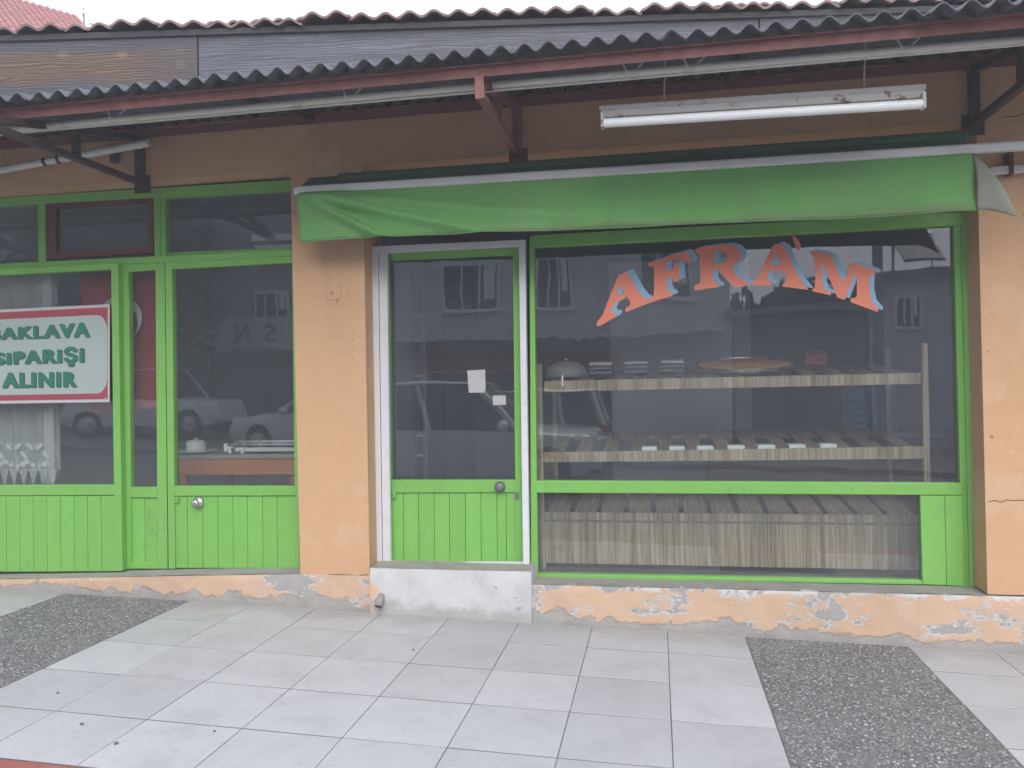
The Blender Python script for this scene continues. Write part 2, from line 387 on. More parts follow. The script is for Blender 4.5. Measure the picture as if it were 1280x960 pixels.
def m_plank(name, warm):
    t = NT(name)
    r = t.rand()
    off = t.n('ShaderNodeCombineXYZ'); t.l(t.math('MULTIPLY', r, 9), off.inputs[2]); t.l(t.math('MULTIPLY', r, 31), off.inputs[0])
    ad = t.n('ShaderNodeVectorMath'); t.l(t.pos, ad.inputs[0]); t.l(off.outputs[0], ad.inputs[1]); p = ad.outputs[0]
    w = t.n('ShaderNodeTexWave'); w.wave_type = 'BANDS'; w.bands_direction = 'Z'; t.l(t.mapv((.13, .13, 1), vec=p), w.inputs['Vector'])
    w.inputs['Scale'].default_value = 17; w.inputs['Distortion'].default_value = 13; w.inputs['Detail'].default_value = 5; w.inputs['Detail Scale'].default_value = .9
    g = t.noise(11, 6, .65, vec=t.mapv((.12, .12, 3), vec=p))
    k = t.vor(2.1, vec=t.mapv((1, 1, 1.9), vec=p)); kn = t.ss(k, .13, .05)
    if warm:
        for (kx, ky) in ((33, 71), (155, 69), (219, 60), (221, 78), (90, 74)):
            q = at(kx, ky, .05); dn = t.n('ShaderNodeVectorMath'); dn.operation = 'DISTANCE'; t.l(t.mapv((1, 0, 1.25)), dn.inputs[0]); dn.inputs[1].default_value = (q.x, 0, q.z*1.25)
            kk = t.ss(t.math('MULTIPLY_ADD', t.noise(18, 4), .03, dn.outputs['Value']), .075, .02); kn = t.math('MAXIMUM', kn, kk)
        c = t.mix(w.outputs['Fac'], (.105, .066, .050), (.195, .130, .092)); c = t.mix(kn, c, (.27, .185, .105))
        c = t.mix(t.math('MULTIPLY', t.ss(g, .4, .7), .45), c, (.09, .07, .065))
        zz = t.math('MULTIPLY_ADD', t.noise(2.2, 7, .65, vec=t.mapv((.6,.6,1.6))), .24, t.sep()[2])
        ew = t.math('MAXIMUM', t.ss(zz, 3.985, 4.06), t.ss(zz, 3.87, 3.80))
        xa_, xb_ = at(120, 70, .05).x, at(262, 70, .1).x
        fx = t.ss(t.math('MULTIPLY_ADD', t.noise(3, 7, .7, vec=t.mapv((.6, .6, 2))), .9, t.sep()[0]), xa_+.45, xb_+.45); ew = t.math('MAXIMUM', ew, t.math('MULTIPLY', fx, .8))
        c = t.mix(ew, c, t.mix(g, (.06, .06, .068), (.115, .115, .13)))
    else:
        c = t.mix(w.outputs['Fac'], (.10, .105, .128), (.165, .17, .20)); c = t.mix(t.math('MULTIPLY', kn, .6), c, (.20, .20, .205))
        c = t.mix(t.math('MULTIPLY', t.ss(g, .45, .7), .5), c, (.065, .066, .075))
        c = t.mix(t.math('MULTIPLY', t.ss(t.noise(9, 8, .7), .66, .72), .5), c, (.30, .30, .30))
        zz = t.math('MULTIPLY_ADD', t.noise(3.2, 8, .7, vec=t.mapv((.5,.5,1.4))), .22, t.sep()[2]); c = t.mix(t.math('MULTIPLY', t.ss(zz, 4.03, 4.11), .8), c, (.062, .062, .07))
        dk = t.ss(t.noise(1.5, 7, .65, vec=t.mapv((.7, .7, 1.8), (3, 1, 1))), .46, .66); c = t.mix(t.math('MULTIPLY', dk, .45), c, (.07, .07, .08))
    t.base(c); t.rough(.88); t.bump(t.math('ADD', w.outputs['Fac'], g), .4, .006)
    return t.m
MT['plank_warm'] = m_plank('bare_plank', True)
MT['plank_grey'] = m_plank('weathered_plank', False)

def m_roof_tile():
    t = NT('clay_roof_tile')
    c = t.mix(t.rand(), (.27, .165, .15), (.40, .27, .245))
    c = t.mix(t.math('MULTIPLY', t.ss(t.noise(9, 7, .7), .38, .64), .75), c, (.185, .155, .15))
    t.base(c); t.rough(.85); t.bump(t.noise(60, 5, .65), .4, .004); return t.m
MT['clay'] = m_roof_tile()
MT['clay_red'] = simple('red_clay_tile', (.36, .105, .085), .8, .2, 6, .3, 40, orand=.5)
def m_sheet():
    t = NT('grey_fibre_cement')
    c = t.mix(t.rand(), (.085, .09, .105), (.13, .135, .15))
    c = t.mix(t.math('MULTIPLY', t.ss(t.noise(2.5, 7, .68), .45, .72), .6), c, (.055, .056, .062))
    c = t.mix(t.math('MULTIPLY', t.ss(t.noise(7, 7, .7), .62, .70), .35), c, (.22, .22, .21))
    t.base(c); t.rough(.9); t.bump(t.noise(40, 5), .3, .004); return t.m
MT['sheet'] = m_sheet()

def m_fabric():
    t = NT('green_awning_cloth')
    n = t.noise(1.7, 6, .6, vec=t.mapv((.6, 1, 1.4)))
    c = t.mix(n, (.155, .40, .115), (.215, .49, .155))
    s = t.sep()
    st = t.ss(t.noise(3.5, 7, .7, vec=t.mapv((1.0, 1, .5), (2, 2, 2))), .50, .72)
    edge = t.ss(t.math('MULTIPLY_ADD', t.noise(6, 6, .65), .10, s[2]), 2.53, 2.47)
    c = t.mix(t.math('MULTIPLY', t.math('MULTIPLY_ADD', edge, .9, t.math('MULTIPLY', st, .45)), .6), c, (.20, .20, .125))
    fd = t.ss(t.noise(1.1, 5, .6, vec=t.mapv((1.6, 1, .25), (4, 0, 0))), .42, .66); c = t.mix(t.math('MULTIPLY', fd, .30), c, (.27, .46, .22))
    dr = t.ss(t.noise(6, 7, .7, vec=t.mapv((1.3, 1, .12))), .58, .74); c = t.mix(t.math('MULTIPLY', dr, .35), c, (.13, .20, .09))
    t.base(c); t.rough(.75); t.b.inputs['Specular IOR Level'].default_value = .3
    w = t.math('ADD', t.noise(420, 2), t.math('MULTIPLY', t.noise(5, 5, .6, vec=t.mapv((1, 1, 2.2))), 14.0))
    t.bump(w, .35, .003)
    tr = t.n('ShaderNodeBsdfTranslucent'); t.put(tr.inputs[0], (.20, .50, .14))
    mx = t.n('ShaderNodeMixShader'); mx.inputs[0].default_value = .18
    t.l(t.b.outputs[0], mx.inputs[1]); t.l(tr.outputs[0], mx.inputs[2]); t.l(mx.outputs[0], t.out.inputs[0])
    return t.m
MT['fabric'] = m_fabric()
MT['fabric_shaded'] = simple('shaded_awning_cloth', (.075, .17, .085), .8, .15, 3, .2, 30, dirt=(.10, .12, .07), damt=.6, dscale=4)  # darker copy of the awning cloth, roll's shade put into the colour
MT['fabric_back'] = simple('awning_cloth_back', (.30, .31, .24), .8, .1, 6, .15, 30, dirt=(.20, .19, .12), damt=.7, dscale=5)

def m_glass(name, dust_veil, dust_veil_col=(.52, .55, .63), tint=(.93, .96, .95), dscale=1.6):
    t = NT(name); t.t.nodes.remove(t.b)
    tr = t.n('ShaderNodeBsdfTransparent'); t.put(tr.inputs[0], tint)
    gl = t.n('ShaderNodeBsdfGlossy'); gl.inputs['Roughness'].default_value = .012; t.put(gl.inputs[0], (1, 1, 1))
    df = t.n('ShaderNodeBsdfDiffuse'); t.put(df.inputs[0], dust_veil_col)  # dust film, its pale tone also put in to lift the dark interior
    b = t.n('ShaderNodeBump'); t.l(t.noise(1.3, 2, .5), b.inputs['Height']); b.inputs['Strength'].default_value = .12; b.inputs['Distance'].default_value = .02
    t.l(b.outputs[0], gl.inputs['Normal'])
    fr = t.n('ShaderNodeFresnel'); fr.inputs[0].default_value = 1.52
    g = t.n('ShaderNodeNewGeometry')
    front = t.math('SUBTRACT', 1.0, g.outputs['Backfacing'])
    f2 = t.math('MULTIPLY', t.math('MINIMUM', t.math('MULTIPLY', fr.outputs[0], 2.5), 1.0), front)   # both faces of a thin sheet, raised to strengthen reflections
    d = t.math('MULTIPLY_ADD', t.noise(dscale, 6, .65), dust_veil*1.2, dust_veil*.4)
    d = t.math('MULTIPLY', d, front)
    m1 = t.n('ShaderNodeMixShader'); t.l(d, m1.inputs[0]); t.l(tr.outputs[0], m1.inputs[1]); t.l(df.outputs[0], m1.inputs[2])
    m2 = t.n('ShaderNodeMixShader'); t.l(f2, m2.inputs[0]); t.l(m1.outputs[0], m2.inputs[1]); t.l(gl.outputs[0], m2.inputs[2])
    t.l(m2.outputs[0], t.out.inputs[0]); return t.m
MT['glass'] = m_glass('dusty_veiled_glass', .062)
MT['glass_old'] = m_glass('old_window_glass', .06, (.40, .45, .43))
MT['jug'] = None
def m_jug():
    t = NT('blue_bottle_plastic'); t.base((.10, .33, .52)); t.rough(.15)
    tr = t.n('ShaderNodeBsdfTransparent'); t.put(tr.inputs[0], (.35, .65, .85))
    mx = t.n('ShaderNodeMixShader'); mx.inputs[0].default_value = .35
    t.l(t.b.outputs[0], mx.inputs[1]); t.l(tr.outputs[0], mx.inputs[2]); t.l(mx.outputs[0], t.out.inputs[0]); return t.m
MT['jug'] = m_jug()
def m_sheer(name, op, holes=0):
    t = NT(name); t.base((.78, .78, .78)); t.rough(.9)
    tr = t.n('ShaderNodeBsdfTransparent'); mx = t.n('ShaderNodeMixShader')
    if holes:
        e = t.ss(t.vor(holes, vec=t.mapv((1, 0, 1))), .35, .5)
        t.l(t.math('MULTIPLY_ADD', e, op*.8, op*.35), mx.inputs[0])
    else: mx.inputs[0].default_value = op
    t.l(tr.outputs[0], mx.inputs[1]); t.l(t.b.outputs[0], mx.inputs[2]); t.l(mx.outputs[0], t.out.inputs[0]); return t.m
MT['sheer'] = m_sheer('sheer_curtain', .34)
MT['lace'] = m_sheer('lace_net', .42, 150)
MT['lace_solid'] = m_sheer('lace_motif', .40)
def flat(name, c, rough=.6):
    t = NT(name); t.base(t.mix(t.noise(5, 5), mul(c, .92), mul(c, 1.06))); t.rough(rough); return t.m
MT['letter_orange'] = flat('orange_lettering_paint', (.74, .215, .125), .5)
MT['letter_blue'] = flat('light_blue_lettering_paint', (.22, .40, .56), .5)
MT['flag_red'] = flat('red_flag_cloth', (.27, .020, .026), .85)
MT['flag_white'] = flat('white_flag_cloth', (.42, .41, .41), .85)
MT['vinyl_white'] = flat('white_vinyl', (.37, .44, .41), .5)
MT['vinyl_red'] = flat('red_vinyl', (.33, .055, .07), .5)
MT['vinyl_hem'] = flat('white_hem', (.50, .49, .49), .5)
MT['print_green'] = flat('green_print', (.020, .175, .105), .5)
MT['print_dark'] = flat('dark_green_print', (.045, .085, .085), .5)
MT['tube'] = flat('fluorescent_tube_glass', (.88, .89, .90), .2)
MT['house_grey'] = simple('grey_render', (.55, .54, .57), .9, .08, .8, .2, 8)
MT['house_dark'] = simple('dark_grey_render', (.22, .22, .23), .9, .08, .8, .2, 8)
MT['house_cream'] = simple('cream_render', (.42, .38, .33), .9, .08, .8, .2, 8)
MT['shop_red'] = simple('red_shop_board', (.33, .04, .04), .6, .08, 2, .1, 8)
MT['pane_dark'] = simple('dark_window_pane', (.03, .033, .04), .12, .05, 3, 0)
MT['bark'] = simple('bark', (.10, .075, .055), .95, .25, 9, .5, 30)
MT['leaf'] = simple('leaf_green', (.045, .075, .03), .7, .35, 3, 0)
MT['rubber'] = simple('tyre_rubber', (.02, .02, .02), .85, .1, 8, 0)
MT['paint_white'] = simple('white_car_paint', (.80, .80, .80), .22, .02, 3, 0)
MT['paint_silver'] = simple('silver_car_paint', (.50, .51, .52), .25, .02, 3, 0, metal=.3)
MT['paint_dark'] = simple('grey_blue_car_paint', (.13, .145, .17), .22, .02, 3, 0, metal=.3)
MT['paint_pale'] = simple('pale_silver_car_paint', (.76, .78, .82), .2, .02, 3, 0, metal=.2)
MT['lens_red'] = simple('red_lens', (.42, .02, .02), .2, .05, 5, 0)
MT['lens_clear'] = simple('clear_lens', (.62, .63, .65), .15, .05, 5, 0)
def m_pastry():
    t = NT('golden_pastry')
    e = t.vor(16, 'DISTANCE_TO_EDGE', rnd=.2)
    c = t.mix(t.noise(30, 6, .7), (.50, .19, .04), (.66, .33, .09)); c = t.mix(t.ss(e, .06, .01), c, (.25, .10, .03))
    t.base(c); t.rough(.4); t.bump(t.noise(60, 5), .5, .004); return t.m
MT['pastry'] = m_pastry()

# ================================================================== GROUND
def sheet(name, x0, x1, y0, y1, dz, mat, thick=0.0, n=1):
    m = MB(); a = [(x0,y0,gz(x0)+dz),(x1,y0,gz(x1)+dz),(x1,y1,gz(x1)+dz),(x0,y1,gz(x0)+dz)]
    if thick: m.hexa(a, [(p[0],p[1],p[2]-thick) for p in a])
    else: m.add(a, [(0,1,2,3)])
    return m.build(name, mat)
tag(sheet('ground', -160, 160, -260, 200, -.30, MT['asphalt']), kind='structure')
tag(sheet('road', -60, 60, -10.6, -2.39, -.125, MT['asphalt']), kind='structure')
tag(sheet('far_pavement', -60, 60, -17.0, -10.6, -.02, MT['mortar'], .2), kind='structure')
PAVE = tag(sheet('pavement', -9, 6, -2.232, .02, -.0032, MT['joint'], .12), kind='structure')
XG = [-3.17 + .4575*i for i in range(9)]          # joints of the main field
YG = [-.004, -.412, -.872, -1.335, -1.795, -2.236]
def slab_mesh(w, d):
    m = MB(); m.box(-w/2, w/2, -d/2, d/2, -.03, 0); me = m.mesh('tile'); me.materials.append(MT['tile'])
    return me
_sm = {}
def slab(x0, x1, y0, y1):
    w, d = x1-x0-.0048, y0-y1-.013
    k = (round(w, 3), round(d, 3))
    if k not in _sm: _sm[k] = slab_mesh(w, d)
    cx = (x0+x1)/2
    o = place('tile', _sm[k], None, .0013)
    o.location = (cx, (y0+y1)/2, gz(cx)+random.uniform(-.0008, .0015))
    o.rotation_euler = (random.uniform(-.0022,.0022), math.atan(.03)+random.uniform(-.0022,.0022), random.uniform(-.002, .002))
    attach(o, PAVE)
for j in range(5):
    for i in range(8): slab(XG[i], XG[i+1], YG[j], YG[j+1])
    for i in range(8): slab(1.405+.4575*i, 1.405+.4575*(i+1), YG[j], YG[j+1])
    for i in range(9): slab(-4.115-.4575*(i+1), -4.115-.4575*i, YG[j], YG[j+1])
for (a, b) in ((-4.111, -3.174), (.494, 1.401)):
    m = MB(); p = [(a,-2.232,gz(a)-.001),(b,-2.232,gz(b)-.001),(b,-.004,gz(b)-.001),(a,-.004,gz(a)-.001)]
    m.hexa(p, [(q[0],q[1],q[2]-.03) for q in p]); o = m.build('pebble_strip', MT['pebble'], PAVE)
    o['label'] = 'strip of dark exposed pebble concrete between pale slabs'
    rp = random.Random(int(a*10)); m = MB(); sp_ = .0165; ny = int(2.222/sp_); nx = int((b-a-.01)/sp_)
    for j in range(ny):
        for i in range(nx):
            if rp.random() < .10: continue
            x = a+.008+(i+.5+rp.uniform(-.42, .42)+(j % 2)*.5)*sp_; y = -2.224+(j+.5+rp.uniform(-.42, .42))*sp_
            if not (a+.006 < x < b-.006): continue
            r0 = rp.uniform(.0050, .0105); el = rp.uniform(.6, 1.0); an = rp.uniform(0, 3.14); h = r0*rp.uniform(.35, .75); z = gz(x)-.0035
            ca, sa = math.cos(an), math.sin(an); vs = []
            for (kr, kz) in ((1.0, 0.0), (.72, .7)):
                for q in range(6):
                    t0 = q*1.0472+rp.uniform(-.25, .25); u, v = r0*kr*math.cos(t0), r0*el*kr*math.sin(t0)
                    vs.append((x+u*ca-v*sa, y+u*sa+v*ca, z+h*kz+ (0 if kz else -.001)))
            vs.append((x, y, z+h))
            fs = [(q, (q+1) % 6, 6+(q+1) % 6, 6+q) for q in range(6)] + [(6+q, 6+(q+1) % 6, 12) for q in range(6)]
            m.add(vs, fs)
    me_ = bpy.data.meshes.new('pebbles'); me_.from_pydata(m.v, [], m.f); me_.polygons.foreach_set('use_smooth', [True]*len(me_.polygons)); me_.materials.append(MT['stone']); me_.update()
    po = place('pebbles', me_, PAVE); po['kind'] = 'stuff'
KERB = tag(bpy.data.objects.new('kerb', None), kind='structure'); COL.objects.link(KERB)
m = MB(); m.box(-.497, .497, -.075, .075, -.16, 0); kme = m.mesh('kerb_stone'); kme.materials.append(MT['kerb'])
for i in range(-9, 6):
    o = place('kerb_stone', kme, None, .012); o.location = (i+.5, -2.314, gz(i+.5)+.002); o.rotation_euler = (0, math.atan(.03), 0); attach(o, KERB)

# small litter specks on the slabs
for k, (px, py) in enumerate([(72, 867), (102, 906), (145, 930), (268, 915), (517, 813)]):
    d = _fw*FPX + _r*(px-640) + _u*(480-py)
    tt = (gz(0)-CAM.z - 0)/(d.z+.03*d.x); p = CAM + d*tt
    m = MB(); s_ = .006 + .002*(k % 3)
    m.lathe((p.x, p.y, gz(p.x)), [(s_*.2, .0), (s_, .002), (s_*.8, .007), (s_*.2, .010)], 7)
    o = m.build('gum_spot' if k % 2 else 'pebble', MT['knob_dark'], None, smooth=True)
    tag(o, ['dark pebble on the slab by the pebble strip in front', 'small dark gum spot on a slab, lower left', 'dark pebble on the slab nearest the red kerb',
            'dark gum spot on a slab left of the front joint crossing', 'tiny dark pebble on the slab before the white doorstep'][k], 'pebble' if k % 2 == 0 else 'gum spot')

# ================================================================== BUILDING
B = thing('shop_building', 'low orange plastered shop building with bright green doors and windows under a tiled roof', 'building', (-1.0, 0.0, gz(-1)))
z_lint = at(180, 226, 0).z            # underside of the wall over the joinery
xc0t, xc0b = at(363, 224).x, at(375.5, 716).x
xc1t, xc1b = at(455, 290).x, at(462, 716).x
xr_t, xr_b = at(1223, 262).x, at(1234.5, 745).x
z_sL, z_sR = at(376, 717).z, at(1235, 745).z
z_col = .28
m = MB()
m.box(-9, 6, 0, .30, z_lint, 3.40)
a = [(xc0b,0,z_col),(xc1b,0,z_col),(xc1t,0,z_lint-.0005),(xc0t,0,z_lint-.0005)]; m.hexa(a, [(p[0],.34,p[2]) for p in a])
a = [(xr_b,0,z_sR+.01),(6,0,z_sR+.01),(6,0,z_lint-.0005),(xr_t,0,z_lint-.0005)]; m.hexa(a, [(p[0],.34,p[2]) for p in a])
m.box(xc1t+.001, xr_t-.001, .20, .34, 2.64, z_lint-.0005)       # lintel over the right-hand shop
m.build('wall', MT['wall'], B)
# flush painted-over junction box lid, its outline standing a little proud
m = MB(); p = at(417, 364, -.002); m.box(p.x-.052, p.x+.052, -.006, .004, p.z-.055, p.z+.055)
m.build('junction_box_cover', MT['wall'], B, bevel=.003)
for pts in ([(1236, 627), (1244, 625.5), (1251, 628), (1259, 624.5), (1266, 626), (1274, 625), (1290, 627)], [(1252, 147), (1260, 145), (1269, 146), (1282, 141)],
            [(1234, 746), (1246, 747.5), (1256, 751), (1268, 751.5), (1290, 751)], [(377, 718), (398, 719), (425, 718), (447, 719.5), (460, 718)]):
    m = MB(); m.tube([at(*p, -.0005) for p in pts], .0022, 5); m.build('crack', MT['black'], B)
# plinth: uneven plaster band under column, windows and right-hand wall
def plinth(x0, x1, top, yf, name='plinth', mat='plinth', nx=None):
    nx = nx or max(4, int((x1-x0)/.03)); m = MB()
    rnd = random.Random(int(x0*100))
    nz = 10
    ph = [rnd.uniform(0, 6) for _ in range(6)]
    def f(u, v):
        x = x0+(x1-x0)*u; zt = top(x); zb = gz(x)-.03; z = zb+(zt-zb)*v
        w = .006*math.sin(x*5+ph[0]) + .004*math.sin(x*13+z*9+ph[1]) + .003*math.sin(x*29+z*31+ph[2])
        lean = -.012*(1-v)
        if v > .97: w = 0.004
        return (x, yf+w*.7+lean, z)
    m.grid(f, nx, nz)
    m.grid(lambda u, v: (x0+(x1-x0)*u, f(u, 1)[1] + v*(.36-f(u, 1)[1]), top(x0+(x1-x0)*u)), nx, 1)     # top
    for u in (0, 1):
        m.grid(lambda s, v: (f(u, v)[0], f(u, v)[1]+s*.3, f(u, v)[2]), 1, nz)
    return m.build(name, MT[mat], B, merge=True, autosmooth=True)
zL = lambda x: z_sL if x > -2.6 else (z_sL if x > -3.45 else at(0, 721).z + 0*x)
xs0, xs1 = at(462, 716, -.03).x, at(664, 722, -.03).x       # door step
def topL(x):
    a_, b_ = at(0, 724, 0), at(376, 717.5, 0)
    return b_.z + (a_.z-b_.z)*max(0, min(1.3, (b_.x-x)/(b_.x-a_.x)))
plinth(-9, xs0, topL, -.012)
zstep = at(560, 713, -.035).z
plinth(xs0+.001, xs1, lambda x: zstep, -.022, 'door_step', 'step')
plinth(xs1+.001, 6, lambda x: z_sR, -.010)
m = MB(); nx = 30; rq = random.Random(5); jt = [rq.uniform(-.004, .004) for _ in range(nx+1)]
m.grid(lambda u, v: (xs0+.004+(xs1-xs0-.008)*u, -.014+jt[int(u*nx)]*.6+.19*v, zstep+.0025+.010*v), nx, 3); m.build('step_top', MT['mortar'], B, smooth=True)
# mortar sills sloping up to the frames
def sill(name, xa, xb, zf, zb, yb):
    m = MB(); nx = 60; rnd = random.Random(3)
    jit = [rnd.uniform(-.004, .004) for _ in range(nx+1)]
    m.grid(lambda u, v: (xa+(xb-xa)*u, .004+(yb-.004)*v, zf(xa+(xb-xa)*u)+.002+(zb(xa+(xb-xa)*u)-zf(xa+(xb-xa)*u))*v+jit[int(u*nx)]*(1-v)), nx, 3)
    return m.build(name, MT['mortar'], B, smooth=True)
sill('window_sill', xs1+.002, xr_b-.002, lambda x: z_sR, lambda x: at(900, 727.5, .195).z+.004, .22)
sill('window_sill', -9, xc0b-.002, topL, lambda x: topL(x)+.012, .20)
# short drain pipe stub in the corner of the step
m = MB(); p = at(474, 757, -.07); m.tube([(p.x, -.005, p.z+.055), (p.x, -.06, p.z+.03), (p.x, -.085, p.z)], .026, 14); m.tube([(p.x, -.05, p.z+.036), (p.x, -.062, p.z+.028)], .030, 14)
m.build('drain_pipe', MT['mortar'], B, smooth=True)
m = MB(); m.tube([(p.x, -.0855, p.z-.001), (p.x, -.087, p.z-.004)], .019, 14); m.build('drain_mouth_shade', MT['black'], B)  # black disc painted for the dark inside of the pipe

# ---- left shop joinery ------------------------------------------------
G, GB = MT['green'], MT['green_board']
YL = .15
m = MB()
m.pq((-330, 267.6), (364.5, 224.2), (365, 237.5), (-330, 275), YL, .07)
m.build('joinery_head_rail', G, B, bevel=.004)
m = MB(); m.pq((-330, 346), (367.5, 311.4), (367.5, 320), (-330, 353), YL-.012, .09)
m.build('joinery_mid_rail', G, B, bevel=.004)
for (a, b, c, d, y0, y1) in ((46.5, 56, 48, 57, 251, 330), (191.5, 206, 193, 207, 240, 322), (-95, -84, -95, -84, 258, 338)):
    m = MB(); m.pq((a, y0), (b, y0), (d, y1), (c, y1), YL+.004, .055); m.build('mullion', G, B, bevel=.003)
# small extra bead beside the wide mullion
m = MB(); m.pq((198.5, 239), (199.5, 239), (200.5, 321), (199.5, 321), YL-.004, .02); m.build('mullion_bead', G, B)
def transom(x0, x1, ya0, yb0, ya1, yb1, frame=None):
    """transom light between mullions: top edge ya0->yb0, bottom edge ya1->yb1 at x0, x1 (px)"""
    if frame:
        l, r, tp, bt = frame; m = MB()
        m.pq((x0, ya0), (x1, yb0), (x1, yb0+tp), (x0, ya0+tp), YL+.01, .04)
        m.pq((x0, ya1-bt), (x1, yb1-bt), (x1, yb1), (x0, ya1), YL+.01, .04)
        m.pq((x0, ya0+tp), (x0+l, ya0+tp), (x0+l, ya1-bt), (x0, ya1-bt), YL+.011, .04)
        m.pq((x1-r, yb0+tp), (x1, yb0+tp), (x1, yb1-bt), (x1-r, yb1-bt), YL+.011, .04)
        root = m.build('transom_window', MT['redbrown'], B)
        root['label'] = 'transom light in a dark red painted frame'
    else:
        m = MB(); m.pq((x0, ya0), (x1, yb0), (x1, yb0+3), (x0, ya0+3), YL+.03, .02); m.pq((x0, ya1-3), (x1, yb1-3), (x1, yb1), (x0, ya1), YL+.03, .02)
        root = m.build('transom_window', G, B)
    m = MB(); m.pq((x0, ya0+2), (x1, yb0+2), (x1, yb1-2), (x0, ya1-2), YL+.052, .004); m.build('pane', MT['glass_old'], root)
transom(-84, 46, 261, 253, 338, 331)
transom(57, 191.5, 253, 244, 324, 316, (13, 6, 8, 7))
transom(206, 364, 245.5, 236.5, 319, 312)
# paper strips behind the clear transom
PS = []
for q, lab in (([(314, 293), (319, 293), (336.5, 300.5), (314, 302)], 'torn white paper wedge behind the transom glass'),
               ([(344, 292.5), (365, 291.5), (365.5, 299.5), (344, 300.5)], 'white paper block behind the transom glass by the column'),
               ([(316, 307), (365, 305), (365.5, 309), (321, 311)], 'narrow white paper strip along the transom bottom')):
    m = MB(); m.plate([[at(*p, YL+.10) for p in q]], (0, .002, 0)); tag(m.build('paper_scrap', MT['paper']), lab, 'paper')

def boards(parent, xs_top, xs_bot, y0, y1, Y, d=.018, jig=.0, name='board', mat=None):
    for i in range(len(xs_top)-1):
        m = MB(); m.pq((xs_top[i]+.22, y0[0]+(y0[1]-y0[0])*i/(len(xs_top)-1)), (xs_top[i+1]-.22, y0[0]+(y0[1]-y0[0])*(i+1)/(len(xs_top)-1)),
                       (xs_bot[i+1]-.22, y1[0]+(y1[1]-y1[0])*(i+1)/(len(xs_top)-1)), (xs_bot[i]+.22, y1[0]+(y1[1]-y1[0])*i/(len(xs_top)-1)), Y+random.uniform(-.0015, .0015), d)
        m.build(name, mat or GB, parent, bevel=.0026)
def lin(a, b, n): return [a+(b-a)*i/n for i in range(n+1)]
# large left window
m = MB()
m.pq((-330, 353), (139, 329), (139, 337), (-330, 361), .10, .07)
m.pq((138.5, 329), (147.5, 328.5), (153, 714), (143.5, 714), .098, .09)
m.pq((-330, 608), (142.5, 606), (142.7, 619), (-330, 621), .10, .07)
WL = m.build('window', G, B, bevel=.004); WL['label'] = 'large green framed window with ribbed lower panel'
m = MB(); m.pq((-330, 357), (140, 333), (143, 609), (-330, 611), .135, .004); m.build('pane', MT['glass_old'], WL)
m = MB(); m.pq((-330, 619), (143, 619), (144, 714), (-330, 717), .118, .02); m.build('panel_back', G, WL)
n = 28; xt = lin(-332, 143, n); xb = lin(-331, 144, n)
boards(WL, xt, xb, (621, 620), (717, 714), .104, .014)
# narrow side light
m = MB()
m.pq((150.5, 328), (160.5, 327.5), (164.5, 711), (157.5, 711), YL, .05)
m.pq((194, 326), (205.5, 325.5), (209.3, 711), (197, 711), YL, .05)
m.pq((160.3, 327.5), (194.2, 325.8), (194.3, 337.5), (160.5, 340), YL+.001, .05)
m.pq((163.3, 609), (196.2, 609), (196.4, 622), (163.5, 622), YL+.001, .05)
m.pq((164, 703), (197, 703), (197, 711), (164.4, 711), YL+.001, .05)
WS = m.build('side_light', G, B, bevel=.003); WS['label'] = 'narrow glazed side leaf beside the green door'
m = MB(); m.pq((159, 337), (196, 335), (198, 612), (162, 612), YL+.028, .004); m.build('pane', MT['glass_old'], WS)
boards(WS, [163, 180.5, 197.5], [164, 181.5, 198], (622, 622), (703, 703), YL+.014, .02)
m = MB(); m.pq((147.5, 326), (150.8, 326), (158, 713), (153, 713), YL+.02, .06); m.build('post_return', G, B)
# left door
m = MB()
m.pq((206.3, 325), (215, 324.5), (218.8, 711), (210.6, 711), YL-.006, .05)
m.pq((364.5, 316), (368, 316), (374.8, 710.5), (369.5, 710.5), YL-.006, .05)
m.pq((214.8, 324), (364.6, 316), (364.8, 328.5), (215, 336.5), YL-.005, .05)
m.pq((218, 607.5), (369.3, 607.5), (369.5, 619.5), (218.2, 620), YL-.005, .05)
DL = m.build('door', G, B, bevel=.003); DL['label'] = 'green half glazed wooden door with round metal knob'
m = MB(); m.pq((213, 332), (366, 325), (371, 610), (217, 610), YL+.024, .004); m.build('pane', MT['glass_old'], DL)
xt = [218.3, 234, 253, 272, 291, 309, 328, 346, 369.4]; boards(DL, xt, [x+.8 for x in xt], (620, 619.5), (710, 710), YL+.006, .02)
c = at(247, 628.5, YL-.01)
m = MB(); m.lathe(c, [(.040, .012), (.041, .004), (.036, -.004), (.020, -.009), (.017, -.020), (.026, -.028), (.027, -.036), (.018, -.043), (.004, -.045)], 28, 'Y'); m.build('knob', MT['knob'], DL, smooth=True)
for (px, py, par, Y) in ((220.5, 625, DL, YL-.009), ):
    c = at(px, py, Y); m = MB(); m.box(c.x-.016, c.x+.016, c.y-.004, c.y+.004, c.z-.02, c.z+.02); k = m.build('lock_plate', GB, par, bevel=.002)
    m = MB(); m.lathe((c.x-.003, c.y-.004, c.z+.002), [(.007, 0), (.007, -.004), (.003, -.005)], 12, 'Y'); m.build('keyhole', MT['knob_dark'], par)

